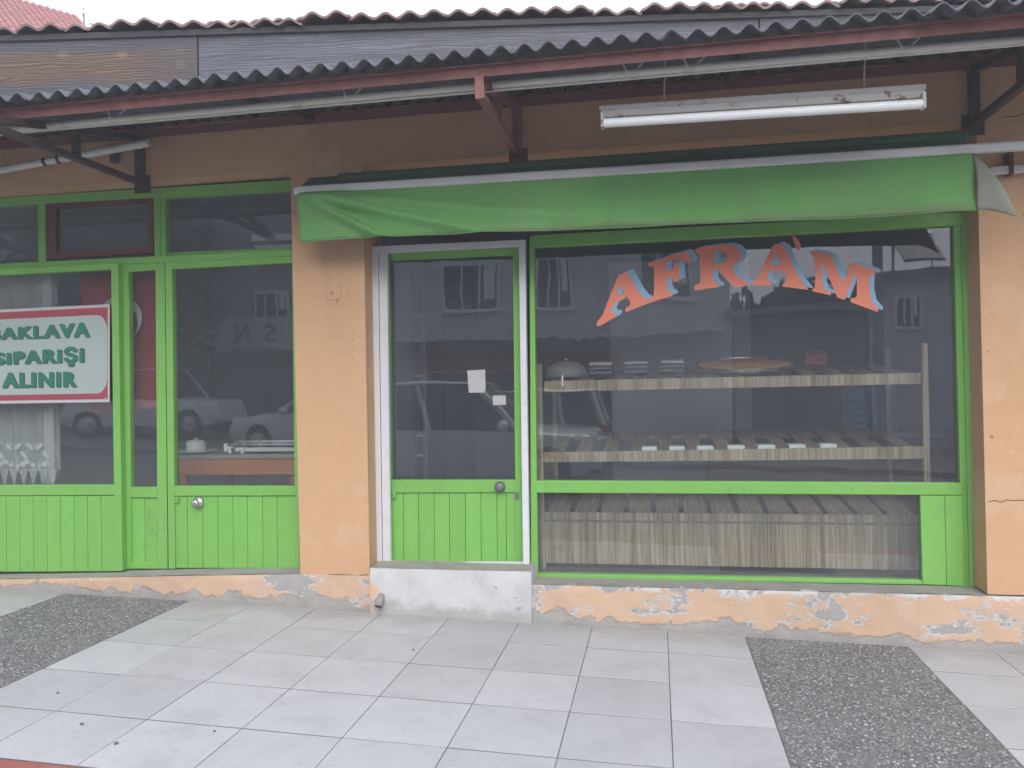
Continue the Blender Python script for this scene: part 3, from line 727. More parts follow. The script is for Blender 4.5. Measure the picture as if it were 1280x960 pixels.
# ---- right shop: aluminium screen frame and green door -----------------
YA = .145
m = MB()
m.pq((464.4, 308), (656.4, 299.4), (656.4, 307.2), (464.8, 316.5), YA, .045)
m.pq((464.8, 316.6), (472.2, 316.3), (477.5, 706), (469.8, 706), YA+.001, .045)
m.pq((648.4, 307.5), (656.4, 307.2), (661.6, 706), (653.8, 706), YA+.001, .045)
m.pq((478, 703.2), (653.7, 703.2), (653.7, 706.2), (478, 706.2), YA+.002, .04)
SF = m.build('screen_door_frame', MT['alu'], B, bevel=.002); SF['label'] = 'white aluminium screen frame round the right door'
m = MB(); m.pq((473.4, 316.6), (483.6, 316.1), (488.2, 703), (478.6, 703), YA+.008, .03); m.pq((481, 317), (482, 317), (486.8, 703), (485.8, 703), YA+.004, .01)
m.build('screen_cassette', MT['alu'], SF, bevel=.002)
YD = .205
m = MB()
m.pq((479, 311), (649.5, 303), (650, 318), (479, 325.5), YD, .05)
m.pq((640.8, 318.5), (650, 318), (654.5, 704), (645, 704), YD+.001, .05)
m.pq((478, 325.5), (485.5, 325.2), (490, 704), (483, 704), YD+.001, .05)
m.pq((488.2, 600), (644.6, 600), (644.8, 615.5), (488.4, 616), YD+.001, .05)
DR = m.build('door', G, B, bevel=.003); DR['label'] = 'green door with tall glass pane inside white frame'
m = MB(); m.pq((483, 321), (644, 314), (648, 604), (487, 604), YD+.03, .004); m.build('pane', MT['glass'], DR)
xt = [489.5, 504, 523, 542.5, 561.5, 581.5, 601, 621, 632.5, 645]; boards(DR, xt, [x+.6 for x in xt], (616, 615.5), (704, 704), YD+.014, .02)
c = at(625, 608.5, YD-.005)
m = MB(); m.lathe(c, [(.034, .008), (.036, -.002), (.033, -.010), (.030, -.028), (.024, -.034), (.004, -.036)], 26, 'Y'); m.build('knob', MT['knob_dark'], DR, smooth=True)
for (px, py) in ((646, 620), (492.5, 618.5)):
    c = at(px, py, YD-.002); m = MB(); m.box(c.x-.012, c.x+.012, c.y-.005, c.y+.003, c.z-.022, c.z+.022); m.build('lock_plate', MT['knob_dark'] if px > 600 else GB, DR, bevel=.003)
for px, py, par, Y in ((507, 609, DR, YD), ):
    c = at(px, py, Y); m = MB(); m.lathe((c.x, c.y-.001, c.z), [(.005, 0), (.005, -.003), (.002, -.004)], 10, 'Y'); m.build('screw', MT['knob_dark'], par)

# ---- right shop window ---------------------------------------------------
YW = .195
m = MB()
m.pq((663, 294), (1209, 264.5), (1203, 281.3), (667, 309), YW, .06)
m.pq((661.6, 296), (667.3, 295.6), (672.4, 722), (663.6, 722), YW-.002, .06)
m.pq((1192, 282), (1201, 281.5), (1212.5, 734), (1203.6, 734), YW+.012, .05)
m.pq((1201.2, 266), (1209.6, 265.5), (1218, 735), (1212.6, 735), YW-.006, .07)
m.pq((667.6, 601), (1203.2, 604), (1203.8, 619), (668.2, 616), YW-.004, .06)
m.pq((672.2, 717.5), (1153, 725.8), (1153, 731), (672.2, 722.5), YW-.001, .06)
m.pq((663, 283), (1209, 252), (1209, 258), (663, 289), YW+.01, .05)         # upper transom rail under the awning
SW = m.build('shop_window', G, B, bevel=.004); SW['label'] = 'wide green framed display window with painted lettering'
m = MB(); m.pq((664, 305), (1195, 278), (1206, 608), (667, 606), YW+.035, .004); m.build('pane', MT['glass'], SW)
m = MB(); m.pq((669, 613), (1153, 616), (1156, 728), (672, 721), YW+.035, .004); m.build('pane', MT['glass'], SW)
boards(SW, [1150, 1181, 1203.4], [1153.2, 1183.5, 1205.5], (619.5, 619.5), (730.5, 733), YW+.002, .05)
for px, py in ((681.5, 608), (794, 609), (930, 611.5), (1065, 611)):
    c = at(px, py, YW-.004); m = MB(); m.lathe((c.x, c.y, c.z), [(.005, 0), (.005, -.003), (.002, -.004)], 10, 'Y'); m.build('screw', MT['knob_dark'], SW)
# painted lettering on the outside of the glass
def tr(ox, oy, s, pts): return [(ox+x/s, oy+y/s) for x, y in pts]
LET = [
 [tr(740,325,10.66,[(62,882),(65,830),(140,735),(350,205),(470,155),(620,420),(690,500),(740,528),(800,505),(760,575),(450,695),(445,640),(500,610),(515,570),(475,495),(310,570),(255,660),(262,700),(325,715),(320,755),(115,872)]),
  tr(740,325,10.66,[(380,335),(430,440),(320,490)])],
 [tr(800,295,10.667,[(115,410),(115,365),(180,340),(600,205),(640,225),(700,325),(660,375),(590,335),(500,312),(420,325),(360,340),(360,480),(430,450),(470,365),(520,360),(530,580),(465,620),(425,555),(360,560),(360,690),(390,735),(440,765),(430,795),(130,892),(115,855),(185,790),(190,440),(165,405)])],
 [tr(860,290,10.667,[(85,240),(160,205),(400,175),(530,165),(640,190),(700,250),(715,330),(670,410),(590,465),(650,570),(740,645),(800,670),(800,715),(610,735),(390,500),(335,510),(330,620),(370,680),(415,700),(410,735),(90,780),(85,715),(150,690),(165,640),(160,320),(110,270)]),
  tr(860,290,10.667,[(350,265),(440,250),(510,280),(525,345),(500,390),(400,415),(345,445)])],
 [tr(930,285,10.67,[(110,720),(190,650),(250,510),(380,240),(450,205),(540,240),(640,460),(760,700),(830,780),(860,825),(510,780),(520,740),(570,700),(565,620),(510,575),(340,570),(310,620),(320,690),(370,720),(370,765),(110,770)]),
  tr(930,285,10.67,[(430,345),(490,490),(360,495)])],
 [tr(1005,300,9.6,[(60,140),(80,125),(280,165),(340,200),(405,370),(460,500),(510,430),(560,280),(640,280),(860,370),(860,410),(790,410),(785,600),(815,745),(890,820),(885,865),(560,745),(560,700),(635,690),(635,400),(600,440),(490,720),(400,690),(345,560),(215,270),(215,500),(240,590),(325,630),(320,665),(90,610),(130,570),(140,400),(120,215)])],
]
YG_ = YW+.035
for L, (dx, dy) in zip(LET, ((7, -4), (6.5, -3.2), (6.5, -2.2), (6.3, -2.2), (6, -2.2))):
    m = MB(); m.plate([[at(x+dx, y+dy, YG_-.0006) for x, y in lp] for lp in L], (0, -.0006, 0)); o = m.build('letter_shadow', MT['letter_blue'], SW)
    m = MB(); m.plate([[at(x, y, YG_-.0016) for x, y in lp] for lp in L], (0, -.0006, 0)); m.build('letter', MT['letter_orange'], SW)
m = MB(); m.plate([[at(x, y, YG_-.0016) for x, y in tr(930,285,10.67,[(650,90),(720,150),(760,230),(745,300),(700,270),(650,150)])]], (0, -.0006, 0)); m.build('apostrophe', MT['letter_orange'], SW)

# ---- rooms behind the glass ------------------------------------------------
def room(x0, x1, y0, y1, z0, z1, wm):
    m = MB(); m.box(x0, x1, y1, y1+.1, z0, z1); m.build('back_wall', wm, B)
    m = MB(); m.box(x0-.1, x0, y0, y1+.1, z0, z1); m.build('side_wall', wm, B)
    m = MB(); m.box(x1, x1+.1, y0, y1+.1, z0, z1); m.build('side_wall', wm, B)
    m = MB(); m.box(x0-.1, x1+.1, y0, y1+.1, z1, z1+.1); m.build('ceiling', MT['ceil'], B)
    m = MB(); m.box(x0-.1, x1+.1, y0, y1+.1, z0-.1, z0); m.build('room_floor', MT['ifloor'], B)
room(-1.98, 2.3, .365, 3.6, .24, 3.05, MT['iwall'])
room(-8.8, -2.2, .365, 3.4, .24, 3.05, MT['iwall'])
# light grey partition behind the shelves
m = MB(); p0, p1 = at(762, 400, 2.2), at(938, 400, 2.2); m.box(p0.x, p1.x, 2.2, 2.26, .24, 2.6); m.build('partition', MT['ceil'], B)

# ---- fascia of boards and tiled eave (runs a little askew to the shop front) -
FA = Vector((-4.5, -.10, 0)); FD = Vector((4.73, .73, 0)).normalized(); FN = Vector((FD.y, -FD.x, 0))     # FN points at the street
FROT = math.atan2(FD.y, FD.x)
def fpt(u, o, z): p = FA + FD*u + FN*o; return Vector((p.x, p.y, z))
m = MB(); a = [fpt(-4.6, -.03, 3.405), fpt(9.6, -.03, 3.405), fpt(9.6, -.03, 4.05), fpt(-4.6, -.03, 4.05)]; m.hexa(a, [q-FN*.12 for q in a])
FAS = m.build('fascia', MT['steel_dark'], B)
UJ = (at(250, 70, .14).x - FA.x)/FD.x
edges = [-4.6, -2.2, UJ, UJ+3.9, 9.6]
for i in range(4):
    u0, u1 = edges[i]+.004, edges[i+1]-.004
    m = MB(); a = [fpt(u0, -.025, 3.41), fpt(u1, -.025, 3.41), fpt(u1, -.025, 4.045), fpt(u0, -.025, 4.045)]
    m.hexa([q+FN*(.025+.004*(i % 2)) for q in a], a)
    o_ = m.build('plank', MT['plank_warm'] if i < 2 else MT['plank_grey'], FAS, bevel=.004)
    if i == 1: o_['label'] = 'bare brown plank with pale knots'
m = MB(); sl_ = math.tan(R_(18))
a = [fpt(-4.6, .02, 4.045), fpt(9.6, .02, 4.045), fpt(9.6, -4.2, 4.045+4.2*sl_), fpt(-4.6, -4.2, 4.045+4.2*sl_)]
m.hexa(a, [q+Vector((0,0,-.04)) for q in a]); RF = m.build('roof', MT['soffit'], B)
TW = .335
def tile_me():
    m = MB(); nx = 20; L = .40; th = .016
    prof = lambda x: .020*(1-math.cos(4*math.pi*(x/TW)))*.9
    for sgn in (0,):
        vs = []; fs = []
        for j, y in enumerate((0, L)):
            for i in range(nx+1):
                x = i/nx*TW*1.02; z = prof(x)
                vs += [(x, y, z+th), (x, y, z)]
        W_ = (nx+1)*2
        for i in range(nx):
            a = i*2
            fs += [(a, a+2, W_+a+2, W_+a), (a+1, W_+a+1, W_+a+3, a+3), (a, a+1, a+3, a+2), (W_+a, W_+a+2, W_+a+3, W_+a+1)]
        fs += [(0, W_, W_+1, 1), (nx*2, nx*2+1, W_+nx*2+1, W_+nx*2)]
        m.add(vs, fs)
    me = m.mesh('roof_tile', True); me.materials.append(MT['clay']); me.set_sharp_from_angle(angle=R_(50)); return me
tme = tile_me()
for row in range(2):
    for i in range(50):
        u = -4.55 + i*TW
        if u > 9.2: break
        o = place('roof_tile', tme)
        o.location = fpt(u, .055-row*.33+random.uniform(-.022, .022), 4.052+row*.33*sl_+random.uniform(-.010, .010)+(.016*row))
        o.rotation_euler = (R_(15)+random.uniform(-.04, .04), random.uniform(-.03, .03), FROT+random.uniform(-.03, .03)); attach(o, RF)

# ================================================================== CORRUGATED CANOPY ON BRACKETS
CP = thing('canopy', 'long grey corrugated sheet canopy on rusty red brackets above the shop fronts', 'canopy', (-.8, 0, 3.3))
def zs(y): return 3.335 + .205*y          # underside of the sheets
PITCHW = .116
def sheet_me():
    m = MB(); n = 11*8; L = 1.20
    vs = []; fs = []; w = PITCHW*11
    for j in range(2):
        y = 0.03 if j == 0 else -L
        for i in range(n+1):
            x = -w/2 + w*i/n; z = .021*(1+math.cos(2*math.pi*x/PITCHW)) + .205*y
            vs += [(x, y, z), (x, y, z+.007)]
    Wn = (n+1)*2
    for i in range(n):
        a = i*2
        fs += [(a, a+2, Wn+a+2, Wn+a), (a+1, Wn+a+1, Wn+a+3, a+3), (a, a+1, a+3, a+2), (Wn+a, Wn+a+2, Wn+a+3, Wn+a+1)]
    m.add(vs, fs); me = m.mesh('corrugated_sheet', True); me.materials.append(MT['sheet']); me.set_sharp_from_angle(angle=R_(60)); return me
cme = sheet_me()
for i in range(13):
    o = place('corrugated_sheet', cme)
    o.location = (-8.6+i*PITCHW*10.0, random.uniform(-.03, .015), 3.335+.012+(i % 2)*.007+random.uniform(-.003, .004)); o.rotation_euler = (random.uniform(-.006,.006), random.uniform(-.003,.003), random.uniform(-.004, .004)); attach(o, CP)
SR, SDk = MT['steel_red'], MT['steel_dark']
m = MB(); m.angle_iron((-9, -1.10, zs(-1.10)-.002), (6, -1.10, zs(-1.10)-.002), .05); m.build('front_rail', SR, CP)
m = MB(); m.angle_iron((-9, -.05, zs(-.05)-.002), (6, -.05, zs(-.05)-.002), .055); m.build('wall_rail', SR, CP)
for X in (-6.13, -3.48, -.836, 1.818, 4.47):
    m = MB()
    m.bar((X, -.025, 2.945), (X, -.025, 3.30), .05, .05, Vector((0, 1, 0)))
    ye = -1.42 if X < -3 else -1.13
    m.bar((X, -.01, 3.275), (X, ye, zs(ye)-.075), .045, .04)
    m.bar((X+.003, -.03, 2.965), (X+.003, ye, 2.955), .042, .035)
    if X > -3: m.bar((X, -1.11, 2.94), (X, -1.11, zs(-1.10)-.06), .045, .04, Vector((0, 1, 0)))
    m.bar((X-.003, -.64, 2.975), (X-.003, -.64, zs(-.64)-.065), .04, .035, Vector((0, 1, 0)))
    m.box(X-.06, X+.06, -.006, .001, 2.90, 3.02)
    m.build('bracket', SR if abs(X+.836) < .1 else SDk, CP)
# roof battens under the sheets
for X in (-4.9, -2.2, .45, 3.1):
    m = MB(); m.bar((X, -.06, zs(-.06)-.02), (X, -1.08, zs(-1.08)-.02), .04, .03); m.build('batten', SDk, CP)

# white conduit pipe carried along the canopy
m = MB(); m.tube([(-9, -.90, 3.078), (-4.5, -.90, 3.076), (-.9, -.90, 3.088), (1.8, -.90, 3.080), (6, -.90, 3.085)], 0.0195, 12)
CO = m.build('conduit_pipe', MT['pvc'], smooth=True)
tag(CO, 'long white conduit pipe running under the corrugated canopy', 'pipe')
m = MB(); m.tube([(-9, -.885, 3.052), (-.9, -.885, 3.064), (6, -.885, 3.061)], .008, 8); m.build('cable', MT['pvc'], CO, smooth=True)
for X in (-3.02, -.1, .20, 1.2, -1.6):
    m = MB(); m.tube([(X, -.90, 3.06), (X-.02, -.92, 3.09), (X-.05, -.90, zs(-.9)+.01)], .006, 6); m.tube([(X, -.90, 3.08), (X+.05, -.91, 3.115), (X+.09, -.9, zs(-.9)+.01)], .005, 6)
    m.build('tie_wire', MT['pvc'], CO)

# fluorescent batten light hung under the canopy
YF = -.80
fl, fr_ = at(750, 131, YF), at(1157, 104, YF)
LT = thing('fluorescent_light', 'rust spotted white fluorescent batten light hanging above the green awning', 'light', (0.5*(fl.x+fr_.x), YF, 2.95))
m = MB()
a0 = [at(749, 132, YF), at(1158, 104.5, YF), at(1158, 111.5, YF), at(749, 138, YF)]
m.hexa([a0[3], a0[2], a0[1], a0[0]], [q+Vector((0, .10, .02)) for q in (a0[3], a0[2], a0[1], a0[0])])
t_ = NT('rusty_white_enamel'); nn = t_.noise(7, 8, .7)
cc = t_.mix(t_.ss(nn, .55, .63), (.52, .50, .48), (.20, .085, .05)); t_.base(cc); t_.rough(.6); MT['enamel'] = t_.m
m.build('reflector_hood', MT['enamel'], LT, bevel=.003)
m = MB(); a1 = [at(752, 137, YF-.004), at(1156, 111, YF-.004), at(1156, 122, YF-.004), at(752, 147, YF-.004)]
m.hexa([a1[3], a1[2], a1[1], a1[0]], [q+Vector((0, .05, 0)) for q in (a1[3], a1[2], a1[1], a1[0])]); m.build('gear_tray', MT['enamel'], LT, bevel=.006)
ta, tb = at(754, 154, YF-.02), at(1153, 130, YF-.02)
m = MB(); m.tube([ta, tb], .0235, 18); m.build('tube', MT['tube'], LT, autosmooth=True)
for q, s_ in ((ta, -1), (tb, 1)):
    m = MB(); m.box(q.x+s_*.004-.008, q.x+s_*.004+.008, q.y-.024, q.y+.03, q.z-.026, q.z+.055); m.build('lamp_holder', MT['enamel'], LT, bevel=.004)
for px in (830, 1080):
    q = at(px, 131-(px-750)*.0664, YF+.05); m = MB(); m.tube([(q.x, YF+.05, q.z), (q.x+.01, YF+.05, zs(YF+.05)+.015)], .004, 6); m.build('hanger_wire', MT['pvc'], LT)

# tilted white pipe fixed to the left wall
YP = -.10
m = MB(); m.tube([at(-160, 242, YP), at(186, 178.5, YP)], .026, 14)
PW = m.build('wall_pipe', MT['pvc'], autosmooth=True); tag(PW, 'tilted white pipe on the wall behind the left bracket', 'pipe')
for px in (6, 55, 72, 172):
    q = at(px, 178.5+(186-px)*.1835, YP); q2 = at(px+4, 178.5+(182-px)*.1835, YP); m = MB(); m.tube([q, q2], .0285, 14); m.build('clamp', MT['steel_dark'] if px in (55, 72) else MT['pvc'], PW, autosmooth=True)
m = MB(); q = at(143, 196, -.04); m.lathe((q.x, -.04, q.z), [(.02, -.045), (.032, -.03), (.032, .02), (.018, .035), (.018, .05)], 14)
tag(m.build('wall_hook', MT['steel_dark'], smooth=True), 'small dark fitting hanging under the tilted white pipe', 'fitting')

# ================================================================== GREEN AWNING
AW = thing('awning', 'rolled up green cloth awning with white bar above the right shop window', 'awning', (-.3, -.2, 2.45))
YB = -.27
bl, br2 = at(368, 239, YB), at(1300, 181, YB)
m = MB(); m.bar(bl, br2 + (br2-bl).normalized()*.8, .045, .052); m.build('front_bar', MT['bar'], AW, bevel=.012)
m = MB(); m.tube([(-2.0, -.085, 2.85), (1.75, -.085, 2.845)], .062, 20); m.build('cloth_roll', MT['fabric_shaded'], AW, autosmooth=True)
def bar_z(x): return bl.z + (br2.z-bl.z)*(x-bl.x)/(br2.x-bl.x)
xl, xr = at(371, 250, YB).x, at(1216, 200, YB).x
bl_, br_ = at(376, 300.5, YB), at(1213, 264.5, YB)
def val(u, v):
    x = xl + (xr-xl)*u
    zt = bar_z(x)-.02; zb = bl_.z + (br_.z-bl_.z)*u
    z = zt + (zb-zt)*v
    y = YB - .004 + .016*v
    y += .018*math.sin(x*2.2+.5)*v + .011*math.sin(x*5.3+1.2+v)*v*v + .005*math.sin(x*11.7+2.5*v)*v + .004*math.sin(v*9+x*1.3)
    # diagonal folds falling from the left corner
    for (k, amp, wd) in ((.55, .085, .06), (1.2, .075, .075), (2.3, .05, .10)):
        d = (v*.30*1.0 - (x-xl)/k*.30)
        y += -amp*math.exp(-(d/ (wd*.42))**2)*(min(1, (x-xl)/.25))*math.exp(-(x-xl)/2.0)
    y += -.03*math.exp(-((x-xr+.12)/.16)**2)*v + .014*math.exp(-((x-xr+.42)/.2)**2)*v
    # belly towards the lower hem on the right
    y += -.02*math.exp(-((x-.9)/.5)**2)*math.sin(v*math.pi)
    z += .006*math.sin(x*3.1)*v*(1-u)
    return (x, y, z)
m = MB(); m.grid(val, 170, 18); m.build('valance', MT['fabric'], AW, smooth=True, solid=.0015)
m = MB(); m.tube([Vector(val(i/80, 1)) for i in range(81)], .0045, 6); m.build('hem', MT['fabric'], AW, smooth=True)
m = MB(); m.grid(lambda u, v: (xl+(xr-xl)*u, -.085-.05*math.sin(v*1.5) + (YB+.02+.135)*v, 2.90 + (bar_z(xl+(xr-xl)*u)+.02-2.90)*v - .01*math.sin(v*math.pi)), 60, 6)
m.build('top_cloth', MT['fabric_shaded'], AW, smooth=True, solid=.0015)
# curled end flap at the right-hand end, showing its pale back
E0, E1 = Vector(val(1, 0)), Vector(val(1, 1)); TIP = at(1271, 270.5, -.36)
def flap(u, v):
    top = E0 + (TIP-E0)*u; bot = E1 + (TIP + Vector((-.004, 0, -.002)) - E1)*u
    p = top + (bot-top)*v; b = math.sin(u*math.pi)
    return (p.x, p.y - .05*b*(1-v) - .03*math.sin(v*math.pi)*(1-u), p.z + .010*b)
m = MB(); m.grid(flap, 14, 10); m.build('end_flap', MT['fabric_back'], AW, smooth=True, solid=.0015)
# wall bar and bracket right of the awning
q0, q1 = at(1236, 214, -.05), at(1300, 209.5, -.05)
m = MB(); m.bar(q0, q1+(q1-q0)*6, .04, .045); WB = m.build('wall_bar', MT['pvc'], bevel=.006); tag(WB, 'short white bar on the wall right of the awning end', 'bar')
m = MB(); q = at(1262, 211, -.05); m.box(q.x-.012, q.x+.012, -.075, .0, q.z-.035, q.z+.09); m.build('bar_clamp', MT['steel_dark'], WB)

# ================================================================== BANNER AND FLAG
YS = .088
def bp(px, py): return at(px, py, YS)
BN = thing('banner', 'white vinyl banner with green letters and red bands hung on the left window', 'banner', tuple(at(40, 503, YS)))
def bquad(tl, tr_, br__, bl__, off, th=.001):
    a = [at(*p, YS-off) for p in (bl__, br__, tr_, tl)]; m = MB(); return m.plate([a], (0, th, 0))
def btop(px): return 387 - px*.0495
def bbot(px): return 504.5 - px*.014
def skewq(x0, x1, f0, f1, d0, d1, off):
    g = lambda px, d: btop(px) + (bbot(px)-btop(px))*d
    return bquad((x0, g(x0, d0)), (x1, g(x1, d0)), (x1, g(x1, d1)), (x0, g(x0, d1)), off)
LX = -75
skewq(LX, 137, 0, 0, 0, 1, 0).build('backing', MT['vinyl_hem'], BN)
g_ = lambda px, d: (px, btop(px) + (bbot(px)-btop(px))*d)
skewq(LX+3, 134.5, 0, 0, .03, .97, .0012).build('red_field', MT['vinyl_red'], BN)
rr = []
for (cx, cd, a0_) in ((121, .27, 90), (121, .745, 0)):
    for k in range(9):
        a = R_(a0_ - k*11.25 if a0_ == 90 else -k*11.25)
        rr.append(g_(cx+13*math.cos(a), cd - .165*math.sin(a)*1.0))
for (cx, cd, a0_) in ((LX+16, .745, 270), (LX+16, .27, 180)):
    for k in range(9):
        a = R_(a0_ - k*11.25); rr.append(g_(cx+13*math.cos(a), cd - .165*math.sin(a)))
m = MB(); m.plate([[at(*p, YS-.0026) for p in rr]], (0, .001, 0)); m.build('white_field', MT['vinyl_white'], BN)
def text_mesh(txt, bold=0.02, spacing=1.0, size=1.0):
    cu = bpy.data.curves.new('t', 'FONT'); cu.body = txt; cu.size = size; cu.offset = bold; cu.space_character = spacing; cu.fill_mode = 'FRONT'; cu.resolution_u = 4
    ob = bpy.data.objects.new('t', cu); COL.objects.link(ob); bpy.context.view_layer.update()
    dg = bpy.context.evaluated_depsgraph_get(); me = bpy.data.meshes.new_from_object(ob.evaluated_get(dg)); bpy.data.objects.remove(ob); 
    xs = [v.co.x for v in me.vertices]; ys = [v.co.y for v in me.vertices]
    return me, min(xs), max(xs), min(ys), max(ys)
def text_on(txt, x0, x1, top0, top1, bot0, bot1, Y, mat, parent, name, bold=.03, fat=.03):
    me, a, b, _, _ = text_mesh(txt, bold, 1.20)
    ref, _, _, c, d = text_mesh('LA', bold)
    vs, fs = [], []
    for k, dx in enumerate((-fat, 0, fat)):
        n0 = len(vs)
        for v in me.vertices:
            u = (v.co.x+dx-a)/(b-a); w = (v.co.y-c)/(d-c)
            px = x0+(x1-x0)*u; tp = top0+(top1-top0)*u; bt = bot0+(bot1-bot0)*u
            vs.append(at(px, bt+(tp-bt)*w, Y-.0001*k))
        fs += [tuple(n0+i for i in p.vertices) for p in me.polygons]
    m2 = bpy.data.meshes.new(name); m2.from_pydata([tuple(v) for v in vs], [], fs); m2.materials.append(mat); m2.update()
    return place(name, m2, parent)
ROWS = (('BAKLAVA', -13.5, 111.5, 411, 402.5, 424.5, 421), ('SİPARİŞİ'.replace('İ', 'i'), -7, 104, 441, 433.5, 456, 452.5), ('ALINIR', 3, 95, 465.8, 464.5, 484.8, 483.2))
for txt, x0, x1, t0, t1, b0, b1 in ROWS:
    text_on(txt, x0+1.6, x1+1.8, t0+1.0, t1+1.0, b0+1.2, b1+1.2, YS-.0030, MT['print_dark'], BN, 'lettering_shadow', .04)
    text_on(txt, x0, x1, t0, t1, b0, b1, YS-.0036, MT['print_green'], BN, 'lettering', .03)
c = at(132, 498, YS-.004); m = MB(); m.lathe(c, [(.006, 0), (.007, -.002), (.004, -.003)], 12, 'Y'); m.build('eyelet', MT['knob'], BN)
c = at(133.5, 383.5, YS-.004); m = MB(); m.lathe(c, [(.006, 0), (.007, -.002), (.004, -.003)], 12, 'Y'); m.build('eyelet', MT['knob'], BN)

YFg = .27
FLG = thing('flag', 'red flag with white crescent and star hanging inside the left window', 'flag', tuple(at(150, 517, YFg)))
def flagp(u, v):
    tl, tr2, bl2, br3 = (98, 337), (202, 331), (110, 519), (204, 508)
    px = (tl[0]+(tr2[0]-tl[0])*u)*(1-v) + (bl2[0]+(br3[0]-bl2[0])*u)*v
    py = (tl[1]+(tr2[1]-tl[1])*u)*(1-v) + (bl2[1]+(br3[1]-bl2[1])*u)*v
    p = at(px, py, YFg); p.y += .012*math.sin(u*9+v*2) + .006*math.sin(u*21+1)
    return p
m = MB(); m.grid(flagp, 40, 24); m.build('cloth', MT['flag_red'], FLG, smooth=True)
def fuv(px, py):      # px to flag uv (approximate inverse)
    v = (py-334)/(178); u = (px-(98+12*v))/(104-10*v); return u, v
def fdec(loops, name):
    pts = [[flagp(*fuv(x, y)) + Vector((0, -.004, 0)) for x, y in l] for l in loops]
    for l in pts:
        yy = min(p.y for p in l)-.006
        for p in l: p.y = yy
    m = MB(); m.plate(pts, (0, .001, 0)); m.build(name, MT['flag_white'], FLG)
oc, ro, ic, ri = Vector((152, 399)), 28.4, Vector((149, 405)), 26.3
P1 = Vector((170, 421)); ax = (ic-oc).normalized(); d_ = P1-oc; P2 = oc + 2*d_.dot(ax)*ax - d_
def ang(p, c): return math.atan2(p.y-c.y, p.x-c.x)
def arc(c, r, a0, a1, n): return [(c.x+r*math.cos(a0+(a1-a0)*k/n), c.y+r*math.sin(a0+(a1-a0)*k/n)) for k in range(n+1)]
a1, a2 = ang(P1, oc), ang(P2, oc)
while a2 > a1: a2 -= 2*math.pi
b2, b1 = ang(P2, ic), ang(P1, ic)
while b1 < b2: b1 += 2*math.pi
out = arc(oc, ro, a1, a2, 30) + arc(ic, ri, b2, b1, 30)[1:-1]
fdec([out], 'crescent')
st = []
for k in range(10):
    a = R_(90+36*k+18); r_s = 11.5 if k % 2 == 0 else 4.6; st.append((160+r_s*math.cos(a), 438-r_s*math.sin(a)))
fdec([st], 'star')
m = MB(); m.tube([at(94, 337.5, YFg-.01), at(204, 331.5, YFg-.01)], .011, 10); m.build('rod', MT['white'], FLG, smooth=True)

# ================================================================== LACE CURTAIN (left window)
YC = .24
CU = thing('lace_curtain', 'white sheer curtain with lace border behind the left window', 'curtain', tuple(at(20, 604, YC)))
x0c, x1c = at(-330, 400, YC).x, at(68, 400, YC).x
zt_, zbord, zb_ = at(0, 330, YC).z, at(20, 553.5, YC).z, at(20, 588, YC).z
def cur(u, v, za, zb):
    x = x0c+(x1c-x0c)*u; return (x, YC+.018*math.sin(x*31)+.010*math.sin(x*67+1)+(.01 if u > .97 else 0), za+(zb-za)*v)
m = MB(); m.grid(lambda u, v: cur(u, v, zt_, zbord), 260, 4); m.build('sheer', MT['sheer'], CU, smooth=True)
m = MB(); m.grid(lambda u, v: cur(u, v, zbord-.001, zb_), 260, 4); m.build('lace_border', MT['lace'], CU, smooth=True)
m = MB(); m.grid(lambda u, v: (x1c-.075+.075*u, YC-.03+.008*math.sin(u*9), zt_+(at(20, 604, YC).z-zt_)*v), 8, 4); m.build('hem_fold', MT['sheer'], CU, smooth=True)
m = MB(); m.grid(lambda u, v: cur(u, v, zbord+.004, zbord-.004), 260, 1); m.build('border_seam', MT['lace_solid'], CU)
zp = at(20, 605.5, YC).z
cpt = lambda x, z: (x, YC-.035, z)
m = MB(); xx = x0c
while xx < x1c-.02:
    w_ = .078
    m.add([cpt(xx, zb_+.01), cpt(xx+w_, zb_+.01), cpt(xx+w_*.54, zp), cpt(xx+w_*.46, zp)], [(0, 1, 2, 3)]); xx += w_+.004
m.build('lace_points', MT['lace'], CU)
def leafshape(c, ang, L, w):
    pts = []
    for k in range(12):
        t = k/12*2*math.pi; a, b = L*math.cos(t), w*math.sin(t)*(1-.35*math.cos(t)); pts.append((c[0]+a*math.cos(ang)-b*math.sin(ang), c[1]+a*math.sin(ang)+b*math.cos(ang)))
    return pts
m = MB()
for base in (-9, 20, 47, -38, -66):
    for (dx, dy, an, L, w) in ((-9, 6, -.8, 5.5, 2.4), (2, 5, .7, 6, 2.6), (10, 16, -.9, 6, 2.4), (-13, 24, -.4, 4, 3), (-6, 28, .3, 3.4, 2.6), (2, 30, -1.2, 3.6, 2.2), (9, 27, .4, 4.4, 3.2)):
        m.plate([[at(x, y, YC-.04) for x, y in leafshape((base+dx, 553+dy), -an, L, w)]], (0, .0008, 0))
m.build('lace_motif', MT['lace_solid'], CU)

